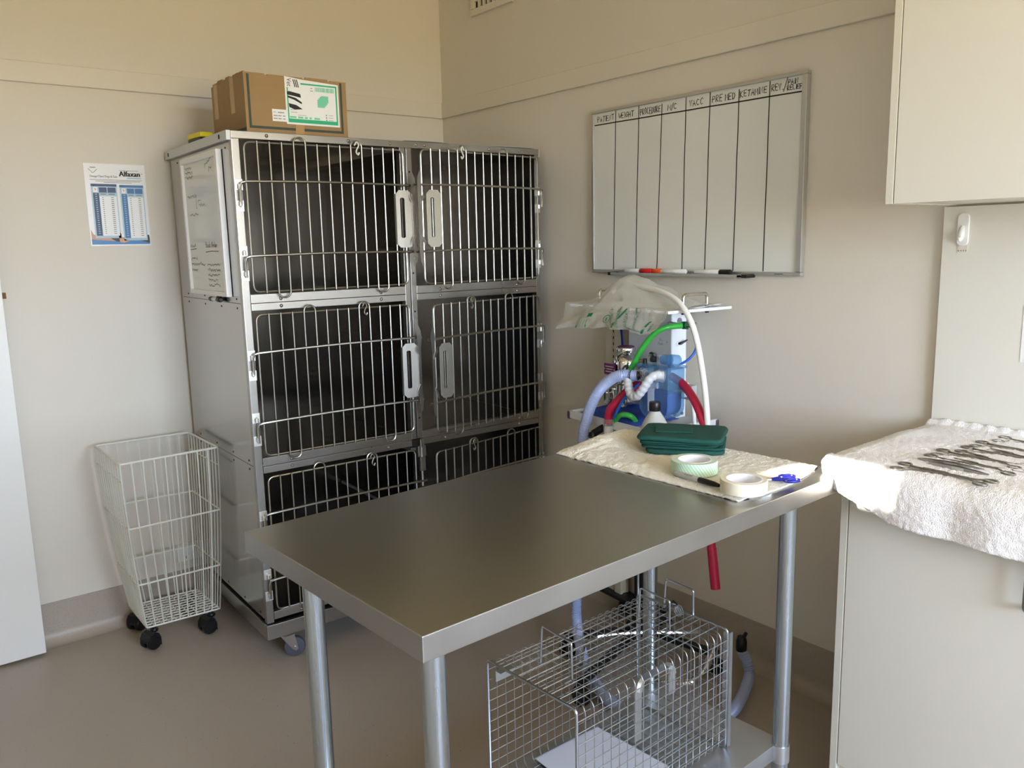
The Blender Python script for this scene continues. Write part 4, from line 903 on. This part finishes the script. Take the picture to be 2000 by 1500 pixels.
# hand towel and things on the table
def at_table(x, y): cc, ss = math.cos(QT), math.sin(QT); return (QX + cc * x - ss * y, QY + ss * x + cc * y)
P00, P10, P11, P01 = Vector((.823, .043)), Vector((1.182, .064)), Vector((1.165, .592)), Vector((.835, .598))
def towelpt(u, v):
    b = (P00 * (1 - u) + P10 * u) * (1 - v) + (P01 * (1 - u) + P11 * u) * v
    bow = -.022 * math.sin(PI * u) * (1 - v) ** 6
    z = .9012 + .0085 * min(1, 9 * min(u, v, 1 - u, 1 - v) + .25)
    z += .0016 * noise.noise(Vector((u * 60, v * 90, 0))) + .003 * max(0, noise.noise(Vector((u * 5, v * 8, 3)))) + .002 * noise.noise(Vector((u * 20, v * 30, 9)))
    z += .022 * math.exp(-((v - .97) / .10) ** 2) * min(1, u * 2.2) * (1 if u < .75 else max(0, (1 - u) / .25))
    if .88 < v < .905 or .09 < u * 0 + v < .0: z -= .002
    if .905 < u < .93: z -= .0025
    return Vector((b.x, b.y + bow, z))
mb = MB(); vs = mb.grid(towelpt, 120, 180)
ht = mb.build('hand_towel', M['towel'], None, (QX, QY, 0), QT, smooth=180, solid=.004)
ht.modifiers['t'].offset = -1; tag(ht, 'cream terry hand towel spread flat on the end of the steel table', 'towel')
# folded green surgical drape
dx, dy = at_table(1.088, .388); Dr = empty('folded_drape', (dx, dy, .911), QT + math.radians(-58)); tag(Dr, 'dark green folded cloth resting on the cream towel', 'cloth')
def sheet(z0, z1, hx, hy, r, dx_=0.0, dy_=0.0, rot=0.0, lump=.0):
    b = MB(); n = 20
    def fn(u, v):
        a = 2 * PI * u; ex = 9.0
        cx = math.copysign(abs(math.cos(a)) ** (2 / ex), math.cos(a)); cy = math.copysign(abs(math.sin(a)) ** (2 / ex), math.sin(a))
        # v runs: centre bottom -> rim -> centre top
        if v < .35: k = v / .35 * .93; z = z0
        elif v > .65: k = (1 - v) / .35 * .93; z = z1
        else: t = (v - .35) / .3; k = .93 + .07 * math.sin(PI * t); z = z0 + (z1 - z0) * (.5 - .5 * math.cos(PI * t))
        x, y = cx * hx * k, cy * hy * k; x, y = x * math.cos(rot) - y * math.sin(rot) + dx_, x * math.sin(rot) + y * math.cos(rot) + dy_
        return Vector((x, y, z + lump * noise.noise(Vector((x * 25, y * 25, z0 * 90))) + (.0015 * noise.noise(Vector((x * 60, y * 60, 5))) if v > .4 else 0)))
    b.grid(fn, 72, n); return b
Z = [(0, .012, .098, .080, .006, -.008, .10), (.0125, .019, .104, .084, .004, .0, .02), (.0195, .024, .100, .082, -.002, .002, -.03), (.0245, .029, .104, .080, .0, .0, .02), (.0295, .042, .108, .088, .0, .003, -.05)]
for k, (z0, z1, hx, hy, a, b2, rt) in enumerate(Z):
    b = sheet(z0, z1, hx, hy, .01, a, b2, rt, .0025 if k in (0, 4) else .0015); b.build('fold', M['drape'], Dr, smooth=180)
mb = MB(); mb.prism([(-.075, .030), (.02, .036), (.028, -.025), (-.068, -.032)], (0, 0, .0425), (1, 0, 0), (0, 1, 0), (0, 0, 1), .0035); o = mb.build('pocket_flap', M['drape'], Dr, smooth=0)
q = o.modifiers.new('b', 'BEVEL'); q.width = .002; q.segments = 2
# rolls of tape
def roll(name, label, u, v, R, ri, h, side, face, cat='tape'):
    x, y = at_table(u, v); o = empty(name, (x, y, .912), QT + .4); tag(o, label, cat)
    mb = MB(); mb.lathe([(ri + .003, .0), (R - .0008, .0), (R, .0008), (R, h - .0008), (R - .0008, h)], seg=64, close=False); mb.mi = 1; mb.lathe([(R - .0008, h), (ri + .003, h)], seg=64, close=False); mb.build('tape', [side, face], o, smooth=30)
    mb = MB(); mb.lathe([(ri, .0004), (ri + .003, .0004), (ri + .003, h + .0004), (ri, h + .0004), (ri, .0004)], seg=64, close=False); mb.build('core', M['core'], o, smooth=30); return o
r1 = roll('autoclave_tape', 'pale green tape roll with diagonal stripes beside the green cloth', .9145, .222,   .0525, .036, .030, M['auto_tape'], M['auto_face'])
r2 = roll('masking_tape', 'plain cream masking tape roll near the front edge of the cream towel', .8665, .058, .0485, .036, .027, M['masking'], M['masking'])
# marker
x, y = at_table(.850, .168); Mk = empty('permanent_marker', (x, y, .9188), QT + math.radians(-96.2)); tag(Mk, 'grey permanent marker with a black cap lying along the front of the cream towel', 'marker pen')
mb = MB(); mb.lathe([(.004, -.066), (.0058, -.064), (.0062, -.058), (.0063, .012), (.0056, .014)], seg=20, axis='X'); bd = mb.build('barrel', M['pen_grey'], Mk)
mb = MB(); mb.lathe([(.0060, .008), (.0068, .010), (.0068, .030), (.0062, .050), (.0045, .062), (.0035, .0655), (.001, .066)], seg=20, axis='X'); mb.build('cap', M['black'], Mk)
mb = MB(); mb.text('Sharpie', .0082, lambda tx, ty: Vector((-.032 + tx, -.0064 * math.sin(.9 - ty / .0064) , .0064 * math.cos(.9 - ty / .0064))), sx=.95); mb.box(-.028, -.010, -.0058, -.0055, .0012, .0016); mb.build('logo', M['ink'], bd, smooth=0)
# scissors
x, y = at_table(.985, .045); Sx = empty('scissors', (x, y, .9165), QT + math.radians(-35)); tag(Sx, 'scissors with dark blue plastic handles half hidden by the masking tape', 'scissors')
for s in (1, -1):
    mb = MB(); mb.tube([(.022 + .017 * math.cos(a), s * .0125 + .0095 * math.sin(a), .0012 * s) for a in [2 * PI * k / 24 for k in range(24)]], .0034, 8, closed=True); mb.tube([(.006, s * .010, 0), (-.018, s * .001, 0)], .0034, 8); mb.build('finger_loop', M['sc_blue'], Sx)
    mb = MB(); mb.prism([(-.015, .0035 * s), (-.075, -.001 * s), (-.075, .001 * s), (-.015, -.003 * s)], (0, 0, -.0006 if s > 0 else .0008), (1, 0, 0), (0, 1, 0), (0, 0, 1), .0012); mb.build('blade', M['chrome'], Sx, smooth=0)

# ------------------------------------------------------------------ wire trap on the table shelf
Tr = empty('wire_trap', (QX, QY, 0), QT); tag(Tr, 'galvanised wire mesh animal trap with loop handles on the lower shelf of the table', 'animal trap')
U0, U1, V0, V1, Z0, Z1 = .436, .930, .133, .404, .2525, .550; ws = .0252; rw = .0011
nu = int(round((U1 - U0) / ws)); nv = int(round((V1 - V0) / ws)); nz = int(round((Z1 - Z0) / ws))
us = [U0 + (U1 - U0) * k / nu for k in range(nu + 1)]; zs = [Z0 + (Z1 - Z0) * k / nz for k in range(nz + 1)]; vv = [V0 + (V1 - V0) * k / nv for k in range(nv + 1)]
mb = MB()   # hoop wires running round the body, and long wires
for u in us[1:-1]: mb.tube(fillet([(u, V0, Z0), (u, V1, Z0), (u, V1, Z1), (u, V0, Z1)], .022, True, 4), rw, 5, closed=True)
mb.build('hoop_wires', M['trap_wire'], Tr)
mb = MB()
for z in zs[1:-1]:
    for v in (V0 - .002, V1 + .002): mb.tube([(U0, v, z), (U1, v, z)], rw, 5)
for v in vv[1:-1]:
    for z in (Z0 + .002, Z1 + .002): mb.tube([(U0, v, z), (U1, v, z)], rw, 5)
mb.build('long_wires', M['trap_wire'], Tr)
for u in (U0, U1):
    mb = MB(); mb.tube(fillet([(u, V0, Z0), (u, V1, Z0), (u, V1, Z1 + .001), (u, V0, Z1 + .001)], .012, True, 4), .0032, 8, closed=True); mb.build('end_frame', M['trap_wire'], Tr)
mb = MB()
for v in vv[1:-1]: mb.tube([(U1 - .004, v, Z0), (U1 - .004, v, Z1)], rw, 5)
for z in zs[1:-1]: mb.tube([(U1 - .002, V0, z), (U1 - .002, V1, z)], rw, 5)
mb.build('rear_door', M['trap_wire'], Tr)
mb = MB(); mb.box(U1 + .002, U1 + .016, V1 + .002, V1 + .004, Z0, Z1 - .01); mb.build('door_channel', M['galv_sheet'], Tr, smooth=0)
mb = MB(); mb.box(U1 + .002, U1 + .016, V0 - .004, V0 - .002, Z0, Z1 - .01); mb.box(U1 + .002, U1 + .004, V0 - .004, V0 + .012, Z0, Z1 - .01); mb.build('door_channel', M['galv_sheet'], Tr, smooth=0)
for u, v0, v1, h in ((.517, .226, .322, .078), (.836, .226, .320, .070), (.930, .230, .318, .066)):
    mb = MB(); mb.tube(fillet([(u, v0, Z1 - .006), (u - .001, v0, Z1 + h), (u + .006, v1, Z1 + h), (u, v1, Z1 - .006)], .008), .0024, 8); mb.tube([(u, v0, Z1 - .004), (u - .022, v0, Z1 - .004)], .0024, 8); mb.build('handle', M['trap_wire'], Tr)
mb = MB(); mb.tube([(U1 - .002, V1 - .004, Z1), (U1 - .002, V1 - .004, Z1 + .085)], .0028, 8); mb.build('lift_rod', M['trap_wire'], Tr)
mb = MB()
for k in range(3): mb.tube([(U1 - .022 + k * .007 + .007 * math.cos(a), .262 + .006 * math.sin(a), Z1 + .008 + .010 * math.sin(a)) for a in [2 * PI * q / 14 for q in range(14)]], .0016, 6, closed=True)
mb.build('wire_ties', M['trap_wire'], Tr)
mb = MB(); mb.tube(bez([(U1 - .03, .292, Z1 + .004), (U1 - .015, .283, Z1 + .018), (U1 - .004, .275, Z1 + .012), (U1 - .002, .290, Z1 + .020)], 5), .0035, 6); mb.build('cable_tie', M['black'], Tr)
mb = MB(); wv = .165
for (a, b) in (((.655, .375), (.657, .505)), ((.770, .440), (.768, .505))): mb.box(a[0] - .011, a[0] + .011, wv, wv + .0025, a[1], b[1] - .012)
mb.box(.660, .764, wv - .002, wv + .018, .506, .509); mb.tube(bez([(.655, wv + .001, .490), (.658, wv + .002, .502), (.668, wv + .004, .508)], 4), .010, 8); mb.tube(bez([(.770, wv + .001, .490), (.767, wv + .002, .502), (.757, wv + .004, .508)], 4), .010, 8)
mb.build('trip_bracket', M['galv_sheet'], Tr)
mb = MB(); mb.prism([(.566, .400), (.765, .390), (.77, .17), (.55, .18)], (0, 0, .2565), (1, 0, 0), (0, 1, 0), (0, 0, 1), .0012); mb.build('treadle_plate', M['treadle'], Tr, smooth=0)
mb = MB(); mb.prism([(.560, .398), (.768, .388), (.769, .400), (.560, .4005)], (0, 0, .258), (1, 0, 0), (0, 1, 0), (0, 0, 1), .0025); mb.build('hinge_strip', M['galv_sheet'], Tr, smooth=0)
mb = MB(); mb.box(.452, .50, .378, .397, Z1 - .030, Z1 - .028); mb.box(.452, .50, .396, .3975, Z1 - .055, Z1 - .028); mb.build('tag_plate', M['galv_sheet'], Tr, smooth=0)

# ------------------------------------------------------------------ cabinets on the right
CX, CY = -.500, -2.366          # front plane and far end of the base cabinets
CZ = .890
def base_cabinet(y0, y1, label, endpanel, handle_y):
    o = empty('base_cabinet', (0, 0, 0)); tag(o, label, 'cabinet', 'base cabinets along the right wall')
    mb = MB(); mb.box(CX + .021, -.002, y1 + .001, y0 - .018, .15, CZ - .001); mb.build('carcass', M['laminate'], o, smooth=0)
    if endpanel: mb = MB(); mb.box(CX, -.002, y0 - .018, y0, .0, CZ - .001, .0008); mb.build('end_panel', M['laminate_edge'], o, smooth=0)
    mb = MB(); mb.box(CX + .05, CX + .064, y1 + .001, y0 - .018, 0, .15); mb.build('kickboard', M['white_metal'], o, smooth=0)
    mb = MB(); mb.box(CX, CX + .018, y1 + .0015, y0 - .0205, .153, CZ - .022, .0015); d = mb.build('door', M['laminate'], o)
    mb = MB(); hz = .806; mb.tube(fillet([(CX + .002, handle_y, hz), (CX - .030, handle_y, hz), (CX - .030, handle_y, hz - .106), (CX + .002, handle_y, hz - .106)], .018), .0055, 10); mb.build('handle', M['handle_dark'], d)
    return o
base_cabinet(CY, -2.84, 'white base cabinet with an end panel under the towel', True, -2.779)
base_cabinet(-2.822, -3.20, 'white base cabinet beyond the first one along the wall, toward the window', False, -2.91)
Wt = MB(); Wt.box(-.528, -.002, -4.3, -2.352, CZ, .924, .006); o = Wt.build('worktop', M['worktop']); tag(o, 'cream laminate worktop on the base cabinets under the white towel', 'worktop')
base_cabinet(-3.182, -4.28, 'wide white base cabinet at the window end of the run', False, -3.3)
o = MB(); o.box(-.018, -.0005, -4.28, -2.340, .9245, 1.508, .001); o = o.build('splashback_panel', M['laminate']); tag(o, 'white laminate splashback panel on the wall between worktop and wall cabinet', 'panel')
Uc = empty('wall_cabinet', (0, 0, 0)); tag(Uc, 'cream white wall cabinet hanging above the worktop', 'cabinet')
UX, UY, UZ0, UZ1 = -.330, -2.345, 1.511, 2.40
mb = MB(); mb.box(UX + .021, -.002, -3.25, UY - .018, UZ0 + .002, UZ1); mb.build('carcass', M['laminate'], Uc, smooth=0)
mb = MB(); mb.box(UX, -.002, UY - .018, UY, UZ0, UZ1, .0008); mb.build('end_panel', M['laminate_edge'], Uc, smooth=0)
mb = MB(); mb.box(UX, UX + .018, -2.80, UY - .0205, UZ0, UZ1, .001); mb.build('door', M['laminate'], Uc)
mb = MB(); mb.box(UX, UX + .018, -3.25, -2.803, UZ0, UZ1, .001); mb.build('door', M['laminate'], Uc)
# adhesive hook and notice on the splashback
Hk = empty('adhesive_hook', (-.0182, -2.392, 1.40)); tag(Hk, 'white plastic adhesive hook on the splashback below the wall cabinet', 'hook')
def rrect(w, h, r, n=6): return [(cx + r * math.cos(a0 + PI / 2 * q / n), cy + r * math.sin(a0 + PI / 2 * q / n)) for cx, cy, a0 in ((w / 2 - r, h - r, 0), (-w / 2 + r, h - r, PI / 2), (-w / 2 + r, r, PI), (w / 2 - r, r, 1.5 * PI)) for q in range(n + 1)]
mb = MB(); mb.prism(rrect(.030, .082, .012), (0, 0, .008), (0, -1, 0), (0, 0, 1), (-1, 0, 0), .006); o = mb.build('back_plate', M['white'], Hk); q = o.modifiers.new('b', 'BEVEL'); q.width = .0025; q.segments = 3
mb = MB(); mb.tube(bez([(-.006, 0, .058), (-.012, 0, .044), (-.014, 0, .030), (-.020, 0, .022), (-.024, 0, .030)], 6), .005, 10, rf=lambda i: .0038 + .004 * math.sin(PI * min(1, i / 18))); mb.build('hook', M['white'], Hk)
mb = MB(); mb.prism([(-.012, -.008), (-.012, .012), (.012, .012), (.012, -.008)], (0, 0, 0), (0, -1, 0), (0, 0, 1), (-1, 0, 0), .0012); mb.mi = 1
for k in range(4): mb.box(-.0016, -.0011, -.009 + k * .006 - .0014, -.009 + k * .006 + .0014, -.006, -.003)
mb.build('adhesive_strip', [M['trim'], M['ink_grey']], Hk, smooth=0)
mb = MB(); mb.prism([(0, 0), (.21, 0), (.21, .14), (0, .14)], (-.0182, -2.547, 1.122), (0, -1, 0), (0, 0, 1), (-1, 0, 0), .0012); o = mb.build('notice_card', M['gloss_paper'], smooth=0); tag(o, 'white notice on the splashback, only its edge showing', 'notice')
# towel hanging over the worktop
def ctowel(u, v):
    """u along the counter (0 far end), v from wall over the front edge to the hem"""
    y = -2.336 - 1.10 * u; back = -.020
    r = .045; Lt = .537; flat = Lt - r; arc = r * PI / 2
    hang = .050 + .075 * min(u, .45) + .006 * math.sin(u * 9 + .4) - .040 * max(0, 1 - u * 7)
    tot = flat + arc + hang; s = v * tot; zt = .9335
    if s < flat: x = back - s; z = zt; nx, nz = 0, 1
    elif s < flat + arc: a = (s - flat) / r; x = back - flat - r * math.sin(a); z = zt - r + r * math.cos(a); nx, nz = -math.sin(a), math.cos(a)
    else: x = back - Lt; z = zt - r - (s - flat - arc); nx, nz = -1, 0
    e = .0040 * noise.noise(Vector((u * 11, s * 9, 2.0))) + .0022 * noise.noise(Vector((u * 120, s * 110, 0))) + .0013 * noise.noise(Vector((u * 260, s * 240, 7)))
    if s > flat: e += .007 * min(1, (s - flat) / .09) * (noise.noise(Vector((u * 16, 3.3, 1))) + .5 * math.sin(u * 40))
    x += nx * e; z += nz * e
    if u < .03: z -= (.03 - u) * .25 * (s < flat)
    if v < .03: z += (.03 - v) * .5 + .0016 * math.sin(u * 190)
    y += .006 * math.sin(s * 9) * (1 - u) * .5 - .045 * max(0, (s - flat - arc * .5)) / .08 * max(0, 1 - u / .2)
    return Vector((x, y, z))
mb = MB(); mb.grid(ctowel, 260, 150)
ct = mb.build('bath_towel', M['towel_w'], smooth=180, solid=.006); ct.modifiers['t'].offset = -1
tag(ct, 'thick white terry towel draped over the edge of the cream worktop', 'towel')

# surgical instruments in a row on that towel
def haemostat(name='artery_forceps', L=.150, spread=.042, open_=0.10):
    o = empty(name, (0, 0, 0))
    for s in (1, -1):
        z = .0009 * s
        mb = MB(); rc = Vector((-L * .5 + .014, s * spread / 2, z))
        mb.tube([rc + Vector((.0135 * math.cos(a), .0105 * math.sin(a), 0)) for a in [2 * PI * k / 22 for k in range(22)]], .0021, 7, closed=True)
        mb.tube(bez([rc + Vector((.0125, -s * .004, 0)), (-L * .22, s * .0085, z), (L * .10, s * .0012, z), (L * .16, -s * .001, z)], 6), .0023, 7)
        mb.build('ring_shank', M['chrome_dark'], o)
        mb = MB(); mb.tube([(L * .12, -s * .0012, z), (L * .22, -s * (.002 + open_ * .02), z), (L * .5, -s * (.001 + open_ * .05), z)], .0024, 7, rf=lambda i: (.0032, .0026, .0011)[i]); mb.build('jaw', M['chrome_dark'], o)
    mb = MB(); mb.lathe([(.0001, -.0028), (.0036, -.0026), (.0036, .0026), (.0001, .0028)], (L * .15, 0, 0), 12); mb.build('box_joint', M['chrome_dark'], o)
    mb = MB(); mb.box(-L * .30, -L * .285, -.010, .010, -.0008, .0008); mb.build('ratchet', M['chrome_dark'], o, smooth=0)
    return o
M['chrome_dark'] = mat('instrument_steel', (0.30, 0.29, 0.27, 1), 0.28, 1.0)
def dup(root, loc, rz):
    r = root.copy(); COL.objects.link(r); r.location = loc; r.rotation_euler = (0, 0, rz)
    for ch in list(root.children):
        c_ = ch.copy(); COL.objects.link(c_); c_.parent = r
    return r
hm = haemostat(); first = True
INS = [((-.512, -2.509), (-.503, -2.632), 'artery forceps nearest the front edge of the white towel, rings toward the table'),
       ((-.512, -2.683), (-.500, -2.552), 'artery forceps crossed through the front pair, rings pointing the opposite way'),
       ((-.404, -2.515), (-.385, -2.655), 'artery forceps just behind the tweezers, rings toward the table'),
       ((-.336, -2.511), (-.318, -2.660), 'artery forceps third in the row of rings counting from the front of the towel'),
       ((-.267, -2.536), (-.250, -2.684), 'artery forceps fourth in the row of rings counting from the front of the towel'),
       ((-.192, -2.537), (-.176, -2.686), 'artery forceps fifth in the row of rings counting from the front of the towel'),
       ((-.105, -2.552), (-.100, -2.700), 'artery forceps nearest the splashback at the back of the white towel'),
       ((-.392, -2.690), (-.372, -2.545), 'artery forceps reversed between the tweezers and the third rings'),
       ((-.335, -2.682), (-.300, -2.545), 'artery forceps reversed between the third and fourth rings'),
       ((-.255, -2.705), (-.225, -2.565), 'artery forceps reversed between the fourth and fifth rings')]
for a, b, lb in INS:
    a, b = Vector(a), Vector(b); d = (b - a); m = a + d.normalized() * .061; rz = math.atan2(d.y, d.x)
    loc = (m.x, m.y, .9405)
    if first: o = hm; o.location = loc; o.rotation_euler = (0, 0, rz); first = False
    else: o = dup(hm, loc, rz)
    tag(o, lb, 'surgical forceps', 'instruments laid out on the white towel')
def tweezers(a, b, lab):
    a, b = Vector(a), Vector(b); d = b - a; o = empty('tweezers', (a.x, a.y, .9415), math.atan2(d.y, d.x)); L = d.length
    for s in (1, -1):
        mb = MB(); pts = [(0, 0, 0), (L * .10, .0035 * s, 0), (L * .45, .007 * s, 0), (L * .8, .0045 * s, 0), (L, .001 * s, 0)]; hw = [.004, .0048, .0055, .003, .001]
        for (p, q, h0, h1) in zip(pts, pts[1:], hw, hw[1:]):
            mb._add([(p[0], p[1] - .0006, -h0), (p[0], p[1] + .0006, -h0), (p[0], p[1] + .0006, h0), (p[0], p[1] - .0006, h0), (q[0], q[1] - .0006, -h1), (q[0], q[1] + .0006, -h1), (q[0], q[1] + .0006, h1), (q[0], q[1] - .0006, h1)], [(0, 1, 2, 3), (4, 7, 6, 5), (0, 4, 5, 1), (1, 5, 6, 2), (2, 6, 7, 3), (3, 7, 4, 0)])
        arm = mb.build('arm', M['steel'], o, smooth=0)
        mb = MB(); mb.box(L * .42, L * .62, .0078 * s - .0006 * (s < 0) if s > 0 else -.0084, .0084 if s > 0 else -.0078, -.0045, .0045); mb.build('finger_grip', M['alu'], arm, smooth=0)
    tag(o, lab, 'tweezers', 'instruments laid out on the white towel'); return o
tweezers((-.436, -2.508), (-.418, -2.641), 'flat steel tweezers whose blunt end lies closest to the steel table')
tweezers((-.452, -2.540), (-.452, -2.665), 'second flat steel tweezers, set slightly forward and further from the table')

# ------------------------------------------------------------------ daylight
W = bpy.data.worlds.new('daylight'); SC.world = W; W.use_nodes = True
nt = W.node_tree; bgd = nt.nodes['Background']; tc = nt.nodes.new('ShaderNodeTexCoord'); sx = nt.nodes.new('ShaderNodeSeparateXYZ'); cr = nt.nodes.new('ShaderNodeValToRGB')
mr = nt.nodes.new('ShaderNodeMapRange'); mr.inputs[1].default_value = -1; mr.inputs[2].default_value = 1
nt.links.new(tc.outputs['Generated'], sx.inputs[0]); nt.links.new(sx.outputs['Z'], mr.inputs[0]); nt.links.new(mr.outputs[0], cr.inputs['Fac']); nt.links.new(cr.outputs['Color'], bgd.inputs['Color'])
e = cr.color_ramp.elements
e[0].position = 0.30; e[0].color = (0.62, 0.48, 0.21, 1)
e[1].position = 0.80; e[1].color = (0.60, 0.86, 1.40, 1)
q = e.new(0.475); q.color = (0.62, 0.50, 0.24, 1)
q = e.new(0.51); q.color = (1.26, 1.46, 1.74, 1)
bgd.inputs['Strength'].default_value = 9.0
def portal(name, loc, rot, sx_, sy_):
    l = bpy.data.lights.new(name, 'AREA'); l.shape = 'RECTANGLE'; l.size = sx_; l.size_y = sy_; l.cycles.is_portal = True
    o = bpy.data.objects.new(name, l); COL.objects.link(o); o.location = loc; o.rotation_euler = rot
portal('window_daylight', ((WX0 + WX1) / 2, YF - .11, (WZ0 + WZ1) / 2), (PI / 2, 0, 0), WX1 - WX0, WZ1 - WZ0)
portal('sun_slot_daylight', (XL - .11, (SY0 + SY1) / 2, (SZ0 + SZ1) / 2), (PI / 2, 0, -PI / 2), SY1 - SY0, SZ1 - SZ0)  # portal for the added sun slot
sd = Vector((.90, -.10, -.40)).normalized()
l = bpy.data.lights.new('sun', 'SUN'); l.energy = 22; l.angle = math.radians(.9); l.color = (1, .93, .80)
o = bpy.data.objects.new('sun', l); COL.objects.link(o); o.rotation_euler = (-sd).to_track_quat('Z', 'Y').to_euler(); o.location = (-6, -2, 4)

# ------------------------------------------------------------------ camera
cd = bpy.data.cameras.new('camera'); cam = bpy.data.objects.new('camera', cd); COL.objects.link(cam)
cd.sensor_fit = 'HORIZONTAL'; cd.sensor_width = 36; cd.lens = 1623.08 * 36 / 2000; cd.clip_start = .05
Rv, Uv, Fv = Vector((0.78430, -0.61999, -0.02196)), Vector((0.12054, 0.11757, 0.98572)), Vector((0.60856, 0.77575, -0.16694))
m = Matrix((Rv, Uv, -Fv)).transposed().to_4x4(); m.translation = Vector((-2.26625, -3.37118, 1.43970)); cam.matrix_world = m
SC.camera = cam
vs = SC.view_settings; vs.view_transform = 'Standard'; vs.look = 'None'; vs.gamma = 1.0; vs.use_curve_mapping = False; vs.exposure = 1.25
SC.cycles.use_denoising = True; SC.cycles.max_bounces = 12; SC.cycles.diffuse_bounces = 6; SC.cycles.glossy_bounces = 5; SC.cycles.transparent_max_bounces = 24; SC.cycles.caustics_reflective = False; SC.cycles.caustics_refractive = False
SC.cycles.sample_clamp_indirect = 6.0
